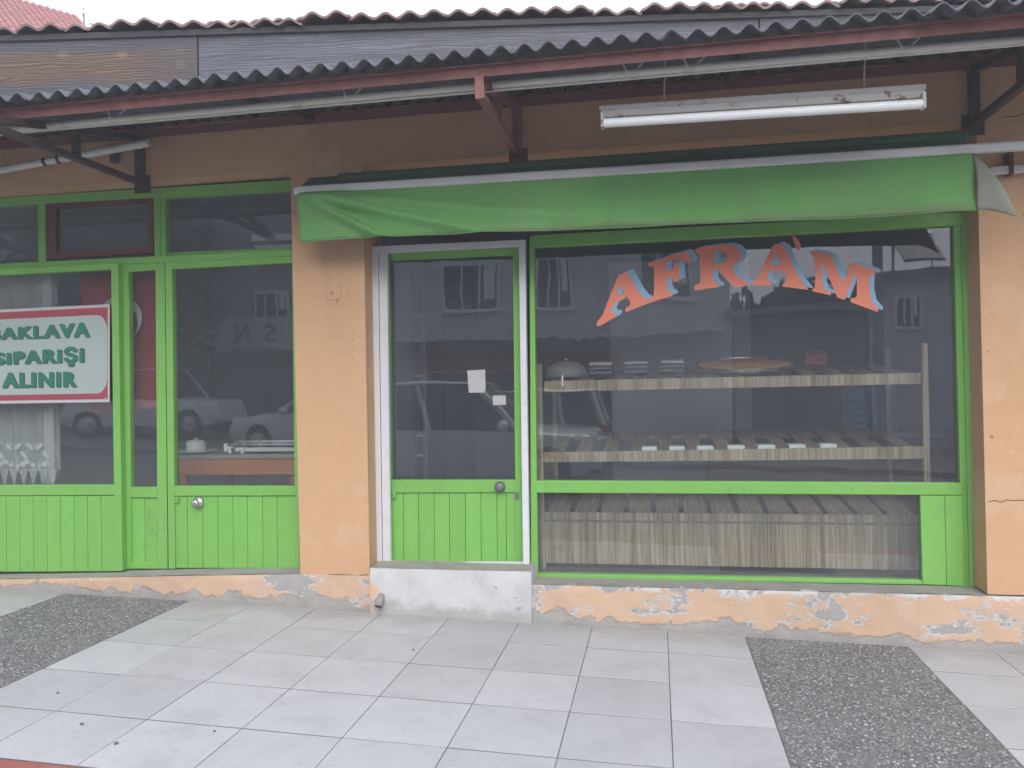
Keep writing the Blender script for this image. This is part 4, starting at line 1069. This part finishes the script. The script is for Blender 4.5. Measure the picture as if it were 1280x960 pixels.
# ================================================================== LEFT SHOP: TABLE WITH SCALE AND DISH
YT = .52
ZFL = .24
tl_, tr3 = at(221, 573, YT), at(376, 571, YT)
TB = thing('table', 'orange wooden work table behind the left door glass', 'table', (tl_.x+.4, YT+.3, ZFL))
zt = tl_.z; x0, x1 = at(222, 580, YT).x, xc0b+.22
m = MB(); m.box(x0-.03, x1, YT, YT+.75, zt-.005, zt+.022); m.build('table_top', MT['mortar'], TB, bevel=.004)
m = MB(); m.box(x0, x1, YT+.01, YT+.035, zt-.125, zt-.006); m.build('apron', MT['orange_wood'], TB, bevel=.003)
for X in (x0+.02, at(362, 590, YT).x+.012):
    for yy in (YT+.036, YT+.68):
        m = MB(); m.box(X-.024, X+.024, yy, yy+.045, ZFL, zt-.006); m.build('leg', MT['orange_wood'], TB, bevel=.003)
zt += .022
SCL = thing('scale', 'white kitchen scale with flat steel pan on the orange table', 'scale', (at(335, 560, .7).x, .72, zt))
xa, xb = at(290, 560, .66).x, at(392, 560, .66).x
m = MB(); m.box(xa+.02, xb-.02, .66, .95, zt+.012, zt+.055); m.build('body', MT['white'], SCL, bevel=.012)
m = MB(); m.box(xa-.01, xb, .63, .98, zt+.062, zt+.074); m.box(xa+.01, xb-.02, .66, .95, zt+.074, zt+.10); m.build('pan', MT['steel'], SCL, bevel=.005)
for X in (xa-.015, xa+.09, xb-.1):
    m = MB(); m.lathe((X, .655, zt), [(.012, 0), (.016, .006), (.012, .03), (.010, .055)], 12); m.build('foot', MT['white'], SCL, smooth=True)
m = MB(); m.tube([(xa-.045, .65, zt+.02), (xa-.045, .65, zt+.08)], .016, 12); m.tube([(xa-.045, .65, zt+.05), (xa+.02, .66, zt+.05)], .008, 8); m.build('side_arm', MT['white'], SCL, autosmooth=True)
c = at(245, 566, .75)
DS = thing('lidded_dish', 'white lidded dish on the orange table beside the scale', 'dish', (c.x, .75, zt))
m = MB(); m.lathe((c.x, .75, zt), [(.05, 0), (.15, .012), (.165, .02), (.16, .022), (.07, .012)], 28); m.build('plate', MT['white'], DS, smooth=True)
m = MB(); m.lathe((c.x, .75, zt+.014), [(.070, 0), (.074, .02), (.072, .075), (.055, .088), (.012, .092), (.012, .104), (.003, .108)], 28); m.build('lid', MT['white'], DS, smooth=True)

# ================================================================== RIGHT SHOP: SLATTED DISPLAY SHELVES
YSH = .50
SH = thing('display_shelf', 'two tier slatted display shelf of striped wood behind the shop window', 'shelf', (.2, YSH+.4, ZFL))
Z, ZS = MT['zebra'], MT['zebra_slat']
TILT = .095; DEP = .86
xR = at(1153, 520, YSH).x; xLp = at(674, 520, YSH).x
def tier(pa, pb, pc, pd, lab):
    m = MB(); m.pq(pa, pb, pc, pd, YSH, .02); fb = m.build('shelf_front', Z, SH, bevel=.002)
    n = 13; xa = at(pd[0], pd[1], YSH).x; xb = at(pc[0], pc[1], YSH).x
    za, zb = at(pa[0], pa[1], YSH).z, at(pb[0], pb[1], YSH).z
    for i in range(n):
        x = xa + (xb-xa)*(i+.5)/n; z = za + (zb-za)*(i+.5)/n - .022; w = .048
        m = MB(); a = [(x-w, YSH+.021, z), (x+w, YSH+.021, z), (x+w, YSH+.021, z+.018), (x-w, YSH+.021, z+.018)]
        m.hexa(a, [(p[0], p[1]+DEP, p[2]+DEP*TILT) for p in a]); m.build('slat', ZS, SH)
    for yy in (.06, .80):
        m = MB(); m.hexa([(xa, YSH+yy, za-.05+yy*TILT), (xb, YSH+yy, zb-.05+yy*TILT), (xb, YSH+yy, zb-.023+yy*TILT), (xa, YSH+yy, za-.023+yy*TILT)],
                         [(xa, YSH+yy+.03, za-.05+yy*TILT), (xb, YSH+yy+.03, zb-.05+yy*TILT), (xb, YSH+yy+.03, zb-.023+yy*TILT), (xa, YSH+yy+.03, za-.023+yy*TILT)]); m.build('bearer', ZS, SH)
    return lambda x, y: za + (zb-za)*(x-xa)/(xb-xa) - .004 + (y-YSH-.02)*TILT
s1 = tier((680, 476.5), (1151, 466), (1151.5, 480), (680.5, 490), 'upper')
s2 = tier((676, 565.5), (1155, 558), (1155.5, 573.5), (676.5, 578), 'lower')
zsill = at(1157, 640, YSH).z
for (X, zt2) in ((xR+.022, at(1156, 429, YSH).z), (xLp+.005, at(676, 455, YSH).z)):
    for yy in (YSH, YSH+DEP-.03):
        m = MB(); m.box(X-.018, X+.018, yy-.004, yy+.03, ZFL, zt2); m.build('post', Z, SH, bevel=.002)
# counter below
CN = thing('counter', 'low counter with striped wood front below the display shelves', 'counter', (.2, YSH+.3, ZFL))
cz0, cz1 = at(900, 708, YSH).z, at(900, 642, YSH).z
gz0, gz1 = at(900, 655, YSH).z, at(900, 652, YSH).z
xa, xb = at(681, 670, YSH).x, at(1150, 670, YSH).x
for i in range(3):
    ua, ub = xa+(xb-xa)*i/3+.001, xa+(xb-xa)*(i+1)/3-.001
    m = MB(); m.box(ua, ub, YSH+.002, YSH+.02, cz0, gz0); m.build('front_panel', Z, CN, bevel=.0015)
    m = MB(); m.box(ua, ub, YSH+.002, YSH+.02, gz1, cz1); m.build('edge_band', Z, CN, bevel=.0015)
m = MB(); m.box(xa, xb, YSH+.012, YSH+.022, gz0, gz1); m.build('groove', MT['zebra_slat'], CN)
for i in range(13):
    x = xa+(xb-xa)*(i+.5)/13; w = .075; z = cz1-.02
    m = MB(); a = [(x-w, YSH+.021, z), (x+w, YSH+.021, z), (x+w, YSH+.021, z+.018), (x-w, YSH+.021, z+.018)]
    m.hexa(a, [(p[0], p[1]+.8, p[2]+.8*.11) for p in a]); m.build('slat', ZS, CN)
m = MB(); m.box(xa, xb, YSH+.09, YSH+.8, ZFL, cz0+.001); m.build('kick_board', MT['black'], CN)  # black colour stands for the shade in the floor gap
m = MB(); m.box(xa+.01, xb-.01, YSH+.03, YSH+.8, cz0, gz1-.03); m.build('carcass', MT['black'], CN)  # black colour stands for the shade below the counter slats

# baklava tray
tx = at(930, 458, .85).x; tz = at(930, 459, .85).z
TRY = thing('pastry_tray', 'large round tray of golden pastry on the upper display shelf', 'tray', (tx, .85, tz))
RT = .325
m = MB(); m.lathe((0, 0, 0), [(RT*.96, 0), (RT, .004), (RT*1.03, .030), (RT*1.04, .030), (RT*1.01, .002)], 48); o = m.build('tray', MT['steel'], None, autosmooth=True)
m = MB(); m.lathe((0, 0, 0), [(RT*.3, .004), (RT*.99, .006), (RT*1.0, .022), (RT*.9, .030), (RT*.3, .031), (.01, .031)], 48); o2 = m.build('pastry', MT['pastry'], None, smooth=True)
for k in (o, o2): k.location = (tx, .85, tz); k.rotation_euler = (R_(8.6), 0, 0); attach(k, TRY)
m = MB(); m.box(tx-.2, tx+.2, 1.0, 1.05, s1(tx, 1.02), tz+.012); m.build('wedge', MT['dark_wood'], TRY)
# pale dome cover, left end of the upper shelf
dx = at(708, 470, .8).x; dz = s1(dx, .8)+.002
DM = thing('dome_cover', 'pale domed food cover at the end of the upper display shelf', 'food cover', (dx, .8, dz))
m = MB(); m.lathe((dx, .8, dz), [(.155, 0), (.16, .008), (.152, .045), (.13, .08), (.09, .105), (.04, .118), (.012, .12)], 32); m.build('cover', MT['dome'], DM, smooth=True)
m = MB(); m.lathe((dx, .8, dz+.119), [(.010, 0), (.018, .012), (.014, .022), (.003, .025)], 16); m.build('handle', MT['knob'], DM, smooth=True)
# white trays below the lower slats
for i, (pa, pb) in enumerate(((801, 822), (835, 857), (870, 893), (908, 932), (946, 970), (985, 1008), (1024, 1047))):
    a, b = at(pa+1, 556, .535).x, at(pb-1, 556, .535).x; z = s2(a, .535)-.004
    m = MB(); m.box(a, b, .527, .66, z, z+.030)
    tag(m.build('white_tray', MT['white'], bevel=.006), ['first', 'second', 'third', 'fourth', 'fifth', 'sixth', 'seventh'][i] + ' white tray from the door side in the lower shelf gaps', 'tray', 'white trays under the lower slats')
# dark dishes and small goods on the shelves
GOODS = [(845, 455, 1.1, .10, .03, 'black', 'dark tray'), ]
for k, (px, s_, Yg, lab) in enumerate(((752, s1, .9, 'stack of dark trays beside the dome on the upper shelf'), (795, s1, .95, 'middle stack of dark trays on the upper shelf'), (840, s1, .95, 'stack of dark trays beside the round pastry tray'))):
    x = at(px, 460, Yg).x; z = s_(x, Yg)+.006
    T_ = thing('tray_stack', lab, 'trays', (x, Yg, z))
    for j in range(3):
        m = MB(); w = .085; m.box(x-w, x+w, Yg-.12, Yg+.12, z+.004+j*.032, z+.022+j*.032); m.box(x-w+.008, x+w-.008, Yg-.112, Yg+.112, z+.022+j*.032, z+.030+j*.032)
        m.build('tray', MT['knob_dark'] if j < 2 else MT['steel'], T_, bevel=.004)
x = at(1018, 450, 1.25).x; z = s1(x, 1.25)+.012
RB = thing('red_box', 'small red box at the back of the upper display shelf', 'box', (x, 1.25, z))
m = MB(); m.box(x-.075, x+.075, 1.19, 1.31, z, z+.085); m.build('carton', MT['vinyl_red'], RB, bevel=.004)
m = MB(); m.box(x-.078, x+.078, 1.187, 1.313, z+.086, z+.105); m.build('lid', MT['flag_red'], RB, bevel=.003)
# back counter with water bottles
BC = thing('back_counter', 'wooden counter behind the display shelves, its cabinet darkened for shade', 'counter', (1.0, 1.75, ZFL))
m = MB(); m.box(.35, 2.15, 1.46, 2.05, 1.07, 1.11); m.build('counter_top', MT['zebra_slat'], BC, bevel=.003)
m = MB(); m.box(.40, 2.10, 1.50, 2.02, ZFL, 1.069); m.build('cabinet', MT['dark_wood'], BC)  # dark brown puts the shade seen through the slat gaps into the colour
def jug(px, Yj, zb, lab, h=.40, r=.125):
    x = at(px, 500, Yj).x; J = thing('water_bottle', lab, 'bottle', (x, Yj, zb), 'large blue water bottles')
    prof = [(r*.9, 0), (r, .015)]
    for k in range(5):
        prof += [(r, .04+k*.055), (r*.955, .05+k*.055), (r*.955, .065+k*.055), (r, .075+k*.055)]
    prof += [(r, h*.80), (r*.8, h*.9), (r*.32, h*.97), (r*.28, h*1.04)]
    m = MB(); m.lathe((x, Yj, zb), prof, 28); m.build('body', MT['jug'], J, smooth=True)
    m = MB(); m.lathe((x, Yj, zb+h*1.04), [(r*.30, -.01), (r*.31, .02), (r*.26, .025)], 20); m.build('cap', MT['white'], J, smooth=True)
jug(1072, 1.62, 1.11, 'blue water bottle on the back counter, left one of the close pair')
jug(1101, 1.66, 1.11, 'blue water bottle on the back counter, one nearer the shelf post')
# glass fronted cooler inside the door
YK = 1.35
kx0, kx1 = at(474, 400, YK).x, at(531, 400, YK).x
KZ = at(500, 328, YK).z
K = thing('cooler', 'tall dark glass fronted cooler inside the right door', 'cooler', ((kx0+kx1)/2, YK+.3, ZFL))
m = MB(); m.box(kx0, kx1, YK+.55, YK+.6, ZFL, KZ); m.box(kx0, kx0+.04, YK, YK+.55, ZFL, KZ); m.box(kx1-.04, kx1, YK, YK+.55, ZFL, KZ); m.box(kx0+.04, kx1-.04, YK, YK+.55, KZ-.2, KZ); m.box(kx0+.04, kx1-.04, YK, YK+.55, ZFL, ZFL+.2)
m.build('cabinet', MT['knob_dark'], K, bevel=.004)
for py in (345, 395, 425, 545, 570, 470):
    z = at(505, py, YK).z; m = MB(); m.box(kx0+.042, kx1-.042, YK+.04, YK+.54, z-.008, z+.008); m.build('shelf', MT['white'], K)
m = MB(); m.box(kx0+.01, kx1-.01, YK-.03, YK-.006, ZFL+.05, KZ-.21); o = m.build('door', MT['glass_old'], K)
m = MB(); q = at(499, 497, YK-.035); m.lathe((q.x, YK-.031, q.z), [(.010, 0), (.011, -.006), (.006, -.01)], 14, 'Y'); m.build('indicator', MT['lens_red'], K)

# ---- paper notices on the door glass and white tag put in for a glint
YDg = YD+.029
for q, lab in (([(584, 463), (606.5, 462), (607, 487), (605, 490.5), (586, 491)], 'blank white paper notice taped inside the door glass'),
               ([(616, 494.5), (632, 494), (632.5, 506), (616.5, 506.5)], 'small white sticker on the door glass near the knob')):
    m = MB(); m.plate([[at(*p, YDg-.002) for p in q]], (0, -.0008, 0)); tag(m.build('paper_notice', MT['paper']), lab, 'paper')
m = MB(); m.plate([[at(*p, YW+.033) for p in ((702, 469), (704, 469), (704.2, 482), (702.2, 482))]], (0, -.0008, 0)); tag(m.build('glint_tag', MT['paper']), 'thin white upright tag standing for a glint on the window glass by the upper shelf', 'tag')

# ================================================================== NEIGHBOUR HOUSE (top left, behind the roof)
YN = 20.0
NH = thing('neighbour_house', 'red tiled roof of a house rising behind the left end of the shop roof', 'house', (at(40, 100, YN).x, YN+2, 0))
O = at(175, 105, YN)
fv = Vector((.65, -.45, -.55)).normalized(); hv = Vector((.57, .82, 0)).normalized(); nv = hv.cross(fv).normalized()
if nv.z < 0: nv = -nv
LNG, WID = 8.0, 6.4
m = MB(); a = [O, O-hv*WID, O-hv*WID-fv*LNG, O-fv*LNG]; m.hexa(a, [q-nv*.12 for q in a]); RFN = m.build('roof', MT['clay_red'], NH)
k = 0
while k*.24 < WID-.2:
    for r_ in range(19):
        b0 = O - hv*(.12+k*.24) - fv*(r_*.42+.0) + nv*.01; b1 = b0 - fv*.44
        m = MB(); m.tube([b0+nv*.03, b1+nv*.005], .088, 8); me = None
        if r_ == 0 and k == 0: o0 = m.build('roof_tile', MT['clay_red'], RFN, smooth=True); ob0 = b0
        else:
            o = bpy.data.objects.new('roof_tile', o0.data); COL.objects.link(o); o.location = b0-ob0; attach(o, RFN)
    k += 1
m = MB(); a = [O+hv*.02, O+hv*.32, O+hv*.32-fv*LNG, O+hv*.02-fv*LNG]; m.hexa(a, [q-nv*.25 for q in a]); m.build('verge_board', MT['white'], NH)
m = MB(); a = [O+hv*.34-nv*.05, O+hv*.62-nv*.05, O+hv*.62-fv*LNG-nv*.05, O+hv*.34-fv*LNG-nv*.05]; m.hexa(a, [q-nv*.2 for q in a]); m.build('gutter', MT['house_dark'], NH)
wl = O-hv*WID*.5
m = MB(); m.box(wl.x-3, wl.x+2.2, YN+2.5, YN+8, -.5, wl.z+.2); m.build('wall', MT['house_cream'], NH)
dc = at(103, 9, YN-.4)
SD2 = thing('satellite_dish', 'small white satellite dish at the verge of the red roof', 'satellite dish', tuple(dc))
m = MB(); m.lathe((0, 0, 0), [(.005, .05), (.10, .04), (.20, .01), (.26, -.03), (.265, -.03), (.20, .02), (.10, .05), (.005, .06)], 28, 'Y')
o = m.build('dish', MT['white'], None, smooth=True); o.location = dc; o.rotation_euler = (R_(-12), 0, R_(25)); attach(o, SD2)
m = MB(); m.tube([dc+Vector((0, 0, -.25)), dc+Vector((.1, -.35, -.05)), dc+Vector((.06, -.38, 0))], .015, 8); m.build('feed_arm', MT['white'], SD2)
m = MB(); m.tube([dc+Vector((0, .05, 0)), dc+Vector((0, .08, -.9))], .03, 8); m.build('mast', MT['house_dark'], SD2)

# ================================================================== ACROSS THE STREET (seen mirrored in the glass)
YO = -17.0
def opp_house(name, label, xa, xb, zt, mat, wins, canopy=None, board=None, depth=8):
    H_ = thing(name, label, 'building', ((xa+xb)/2, YO, gz((xa+xb)/2)))
    m = MB(); m.box(xa, xb, YO-depth, YO, -1.2, zt); m.build('wall', mat, H_)
    m = MB(); m.box(xa-.25, xb+.25, YO-depth-.2, YO+.35, zt+.001, zt+.18); m.build('roof_edge', MT['house_dark'], H_)
    for (wx0, wx1, wz0, wz1) in wins:
        m = MB(); w = .07
        m.box(wx0-w, wx1+w, YO+.001, YO+.05, wz0-w, wz0); m.box(wx0-w, wx1+w, YO+.001, YO+.05, wz1, wz1+w); m.box(wx0-w, wx0, YO+.001, YO+.05, wz0, wz1); m.box(wx1, wx1+w, YO+.001, YO+.05, wz0, wz1)
        for f in (.34, .66): m.box(wx0+(wx1-wx0)*f-.025, wx0+(wx1-wx0)*f+.025, YO+.001, YO+.045, wz0, wz1)
        m.box(wx0-.12, wx1+.12, YO+.051, YO+.13, wz0-.1, wz0-.04)
        wo_ = m.build('window', MT['white'], H_)
        m = MB(); m.box(wx0, wx1, YO+.002, YO+.02, wz0, wz1); m.build('pane', MT['pane_dark'], wo_)
        m = MB(); m.box(wx1-(wx1-wx0)*.26, wx1-.06, YO+.021, YO+.03, wz0+.3, wz1); m.build('curtain', MT['white'], wo_)
    if canopy:
        ca, cb, cz = canopy; m = MB(); n = int((cb-ca)/.05)
        m.grid(lambda u, v: (ca+(cb-ca)*u, YO+.05+1.3*v, cz+.25-.25*v+.035*math.sin(u*n*.8)), n, 1); m.build('canopy', MT['paint_silver'], H_, solid=.02)
    if board:
        ba, bb, bz0, bz1, bm = board; m = MB(); m.box(ba, bb, YO+.2, YO+.3, bz0, bz1); m.build('shop_board', bm, H_)
        m = MB(); m.box(ba+.2, bb-.2, YO+.002, YO+.03, 0, bz0-.05); m.build('shop_glass', MT['pane_dark'], H_)
    return H_
def RX(px, py=400): return refl(px, py, YO).x
def RZ(py, px=600): return refl(px, py, YO).z
xe = RX(912, 330)
wz0, wz1 = RZ(386, 590), RZ(330, 590)
g1 = opp_house('street_house', 'grey two storey house with corrugated shop canopy across the street', RX(478), xe, 6.9, MT['house_grey'],
          [(RX(556, 350), RX(622, 350), wz0, wz1), (RX(672, 350), RX(712, 350), wz0, wz1), (RX(800, 350), RX(862, 350), wz0+.1, wz1+.1)], (RX(480), xe-.3, RZ(428, 600)), (RX(530), RX(775), RZ(462, 650), RZ(440, 650), MT['shop_red']))
g2 = opp_house('street_house', 'dark tall shop house with a pale sign board across the street', RX(268), RX(470), 9.5, MT['house_dark'],
          [(RX(325, 380), RX(362, 380), RZ(398, 340), RZ(368, 340)), (RX(410, 380), RX(445, 380), RZ(398, 430), RZ(360, 430))], None, None)
g3 = opp_house('street_house', 'low house with a solar water heater on its roof across the street', RX(1085), RX(1400), RZ(345, 1140), MT['house_grey'],
          [(RX(1120, 420), RX(1150, 420), RZ(410, 1130), RZ(372, 1130))], None, None)
g6 = opp_house('street_house', 'low dark house across the street between the grey house and the solar heater', RX(918), RX(1080), RZ(392, 1000), MT['house_dark'], [], None, None)
g4 = opp_house('street_house', 'cream house set at the far end across the street', RX(1500), RX(1900), 6, MT['house_cream'], [], None, None)
g5 = opp_house('street_house', 'tall dark house across the street beyond the dark tree', RX(-420), RX(262), 9.5, MT['house_dark'], [], None, None)
# sign board with letters
sb = thing('street_sign_board', 'pale shop sign board with spaced dark letters across the street', 'sign', (RX(310), YO+.35, RZ(440, 310)))
m = MB(); m.box(RX(238, 420), RX(465, 420), YO+.30, YO+.38, RZ(441, 310), RZ(400, 310)); m.build('board', MT['vinyl_hem'], sb)
for ch, px in (('N', 311), ('S', 350), ('L', 384), ('A', 420)):
    me, a, b, c_, d_ = text_mesh(ch, .02); z0, h_ = RZ(431, px), RZ(408, px)-RZ(431, px); xm = RX(px, 420)
    for v in me.vertices:
        v.co = Vector((xm - (v.co.x-(a+b)/2)/(d_-c_)*h_*1.0, YO+.385, z0+(v.co.y-c_)/(d_-c_)*h_))
    me.materials.clear(); me.materials.append(MT['black']); place('letter', me, sb)
# solar water heater
hp = refl(1146, 330, YO); SW_ = thing('solar_heater', 'solar water heater on the low roof across the street', 'water heater', tuple(hp))
m = MB(); m.tube([hp+Vector((-.5, -.5, .75)), hp+Vector((.5, -.5, .75))], .26, 14); m.build('tank', MT['steel'], SW_, autosmooth=True)
m = MB(); a = [hp+Vector((-.55, .6, .0)), hp+Vector((.55, .6, .0)), hp+Vector((.55, -.4, .7)), hp+Vector((-.55, -.4, .7))]; m.hexa(a, [q+Vector((0, .04, .06)) for q in a]); m.build('collector', MT['pane_dark'], SW_)
m = MB(); m.bar(hp+Vector((-.5, -.5, -.15)), hp+Vector((-.5, -.5, .6)), .05, .05, Vector((0,1,0))); m.bar(hp+Vector((.5, -.5, -.15)), hp+Vector((.5, -.5, .6)), .05, .05, Vector((0,1,0))); m.build('stand', MT['house_dark'], SW_)
# utility pole
pp = refl(1097, 400, -14.0)
UP = thing('utility_pole', 'dark utility pole standing across the street', 'pole', (pp.x, -14, gz(pp.x)))
m = MB(); m.tube([(pp.x, -14, -.6), (pp.x, -14, 8.2)], [.13, .09], 12); m.build('mast', MT['house_dark'], UP)
m = MB(); m.bar((pp.x-.7, -14, 7.7), (pp.x+.7, -14, 7.7), .09, .09); m.build('crossarm', MT['house_dark'], UP)
# trees
def tree(x, y, h, r, lab, n=2600, seed=1):
    rnd = random.Random(seed); T = thing('street_tree', lab, 'tree', (x, y, gz(x)))
    m = MB(); g = gz(x)-.15; tips = []
    m.tube([(x, y, g), (x+.05, y, g+h*.25), (x-.04, y+.05, g+h*.5), (x, y, g+h*.75)], [.20, .15, .11, .05], 10)
    for k in range(7):
        a = k*2.4; e = Vector((x+math.cos(a)*r*.7, y+math.sin(a)*r*.7, g+h*(.55+.06*k))); m.tube([(x, y, g+h*(.32+.05*k)), e], [.07, .02], 6); tips.append(e)
    m.build('trunk', MT['bark'], T)
    m = MB(); cl = [(t, r*rnd.uniform(.34, .5)) for t in tips] + [(Vector((x, y, g+h*.85)), r*.5), (Vector((x, y, g+h*.62)), r*.5)]
    for i in range(n):
        c0, cr = cl[rnd.randrange(len(cl))]
        d = Vector((rnd.gauss(0, 1), rnd.gauss(0, 1), rnd.gauss(0, .8))).normalized()*cr*rnd.uniform(.5, 1.05); p = c0+d
        s_ = rnd.uniform(.14, .30); t1 = Vector((rnd.gauss(0,1), rnd.gauss(0,1), rnd.gauss(0,1))).normalized(); t2 = t1.orthogonal().normalized()
        m.add([p-t1*s_, p+t2*s_*.5, p+t1*s_, p-t2*s_*.5], [(0, 1, 2, 3)])
    m.build('crown', MT['leaf'], T)
p_ = refl(215, 430, -15); tree(p_.x-1.7, -15.0, 6.2, 2.6, 'dark leafy tree across the street beside the sign board house', 3200, 2)
p_ = refl(1010, 430, -20); tree(p_.x, -20.0, RZ(372, 1000)+.6, 2.7, 'dark leafy tree in the gap between the houses across the street', 3200, 5)

# cars -------------------------------------------------------------------
def car(name, label, cx, cy, L, H, paint, facing=1, boxy=0.0, hatch=True):
    """facing +1: nose towards +x"""
    g = gz(cx) - (.125 if cy > -10.6 else .02); T = thing(name, label, 'car', (cx, cy, g)); Wd = .86
    X = lambda t: cx - facing*(t-.5)*L
    wb = H*.52
    top = [(0, .36), (.01, .44), (.03, .52), (.27, .565), (.32, .575), (.80, .60), (.95, .58), (.985, .5), (1, .36)]    # t from nose, fraction of H
    def prof(t):
        for (a, b), (c, d) in zip(top, top[1:]):
            if a <= t <= c: return (b+(d-b)*(t-a)/(c-a))*H
        return .36*H
    nu = 36; m = MB()
    def body(u, v):
        t = u; zt_ = prof(t); zb = .17*H + (.06*H if t < .03 or t > .97 else 0)
        hw = Wd*(1-.10*(abs(t-.5)*2)**5)
        pts = [(-hw*.92, zb), (-hw, zb+(zt_-zb)*.35), (-hw, zb+(zt_-zb)*.72), (-hw*.95, zt_-.02*H), (-hw*.80, zt_), (0, zt_+.02*H), (hw*.80, zt_), (hw*.95, zt_-.02*H), (hw, zb+(zt_-zb)*.72), (hw, zb+(zt_-zb)*.35), (hw*.92, zb)]
        k = int(round(v*10)); return (X(t), cy+pts[k][0], g+pts[k][1])
    m.grid(body, nu, 10)
    m.add([body(i/nu, 0) for i in range(nu+1)] + [body(i/nu, 1) for i in range(nu+1)], [(i, i+1, nu+2+i, nu+1+i) for i in range(nu)])
    for u in (0, 1): m.add([body(u, k/10) for k in range(11)], [tuple(range(11))])
    bd = m.build('body', MT[paint], T, merge=True, autosmooth=True)
    # cabin: glass house with roof and pillars
    ra, rb = (.42, .93 if hatch else .76); ba, bb = (.27, .985 if hatch else .88)
    if boxy: ra = .38; rb = .95
    zb, zr = .57*H, .965*H
    def cab(t0, z, w): return [Vector((X(t0), cy-w, g+z)), Vector((X(t0), cy+w, g+z))]
    m = MB(); A = cab(ba, zb, Wd*.90); Bq = cab(bb, zb, Wd*.90); Cq = cab(rb, zr, Wd*.70); Dq = cab(ra, zr, Wd*.70)
    m.add([A[0], Bq[0], Cq[0], Dq[0], A[1], Bq[1], Cq[1], Dq[1]], [(0,1,2,3), (7,6,5,4), (0,3,7,4), (1,5,6,2), (3,2,6,7), (0,4,5,1)])
    m.build('cabin_glass', MT['pane_dark'], T)
    m = MB(); m.grid(lambda u, v: (X(ra-.015+(rb-ra+.03)*u), cy+Wd*.73*(2*v-1), g+zr+.012*H+.022*H*math.sin(u*math.pi)*(1-abs(2*v-1)**3)), 10, 8); m.build('roof', MT[paint], bd, smooth=True, solid=.03)
    for s_ in (0, 1):
        for (p, q) in ((A[s_], Dq[s_]), (Bq[s_], Cq[s_])):
            m = MB(); m.bar(p, q, .07, .07); m.build('pillar', MT[paint], bd)
        for f in (.42, .74):
            p = A[s_].lerp(Bq[s_], f); q = Dq[s_].lerp(Cq[s_], f*.9+.02); m = MB(); m.bar(p, q, .055, .055); m.build('pillar', MT[paint], bd)
    for t in (.175, .80):
        for s_ in (-1, 1):
            r_ = .215*H if not boxy else .21*H; yy = cy+s_*(Wd-.10)
            m = MB(); m.lathe((X(t), yy, g+r_), [(r_*.6, -.11), (r_*.95, -.11), (r_, -.07), (r_, .07), (r_*.95, .11), (r_*.6, .11)], 24, 'Y'); wh = m.build('wheel', MT['rubber'], T, autosmooth=True)
            m = MB(); m.lathe((X(t), yy+s_*.095, g+r_), [(r_*.12, s_*.022), (r_*.6, s_*.014), (r_*.62, 0.0)], 20, 'Y'); m.build('rim', MT['steel'], wh, autosmooth=True)
    for s_ in (-1, 1):
        m = MB(); m.lathe((X(.03), cy+s_*Wd*.70, g+.47*H), [(.02, -.10), (.09, -.06), (.11, 0), (.09, .06), (.02, .10)], 12, 'Y'); m.build('headlight', MT['lens_clear'], T, smooth=True)
        m = MB(); m.lathe((X(.982), cy+s_*Wd*.80, g+.52*H), [(.02, -.12), (.08, -.09), (.10, 0), (.08, .09), (.02, .12)], 12, 'Z'); m.build('tail_light', MT['lens_red'], T, smooth=True)
        m = MB(); m.lathe((X(.31), cy+s_*(Wd+.06), g+.60*H), [(.02, -.07), (.07, -.05), (.08, .03), (.03, .08)], 10, 'Y'); m.build('mirror', MT[paint], T, smooth=True)
    return T
p_ = refl(242, 520, -14.4); car('parked_car', 'white boxy off-road car parked across the street', p_.x-.9, -14.2, 4.5, 1.80, 'paint_white', 1, 1.0)
p_ = refl(380, 520, -11.6); car('parked_car', 'white saloon car parked nose to nose with the white off-road car', p_.x+.75, -11.7, 4.3, 1.46, 'paint_white', -1, 0, False)
p_ = refl(765, 515, -9.6); car('parked_car', 'silver hatchback parked in the middle of the street opposite', p_.x-2.05, -9.4, 4.1, 1.50, 'paint_silver', -1)
p_ = refl(752, 550, -6.2); car('parked_car', 'pale silver car parked behind the photographer', p_.x-2.15, -6.5, 4.3, 1.66, 'paint_pale', 1)

# ================================================================== haze volume added to stand for lens veil
t_ = bpy.data.materials.new('lens_veil_haze'); t_.use_nodes = True; n_ = t_.node_tree; n_.nodes.clear()
pv = n_.nodes.new('ShaderNodeVolumePrincipled'); pv.inputs['Color'].default_value = (.88, .90, 1.0, 1); pv.inputs['Density'].default_value = HAZE; pv.inputs['Anisotropy'].default_value = 0.0
ou = n_.nodes.new('ShaderNodeOutputMaterial'); n_.links.new(pv.outputs[0], ou.inputs['Volume'])
t_.cycles.homogeneous_volume = True
if HAZE > 0:
    m = MB(); m.box(-45, 45, -32, 34, -3.2, 13.5); tag(m.build('haze', t_), 'thin pale haze added to stand for lens veil', 'haze', None, 'stuff')
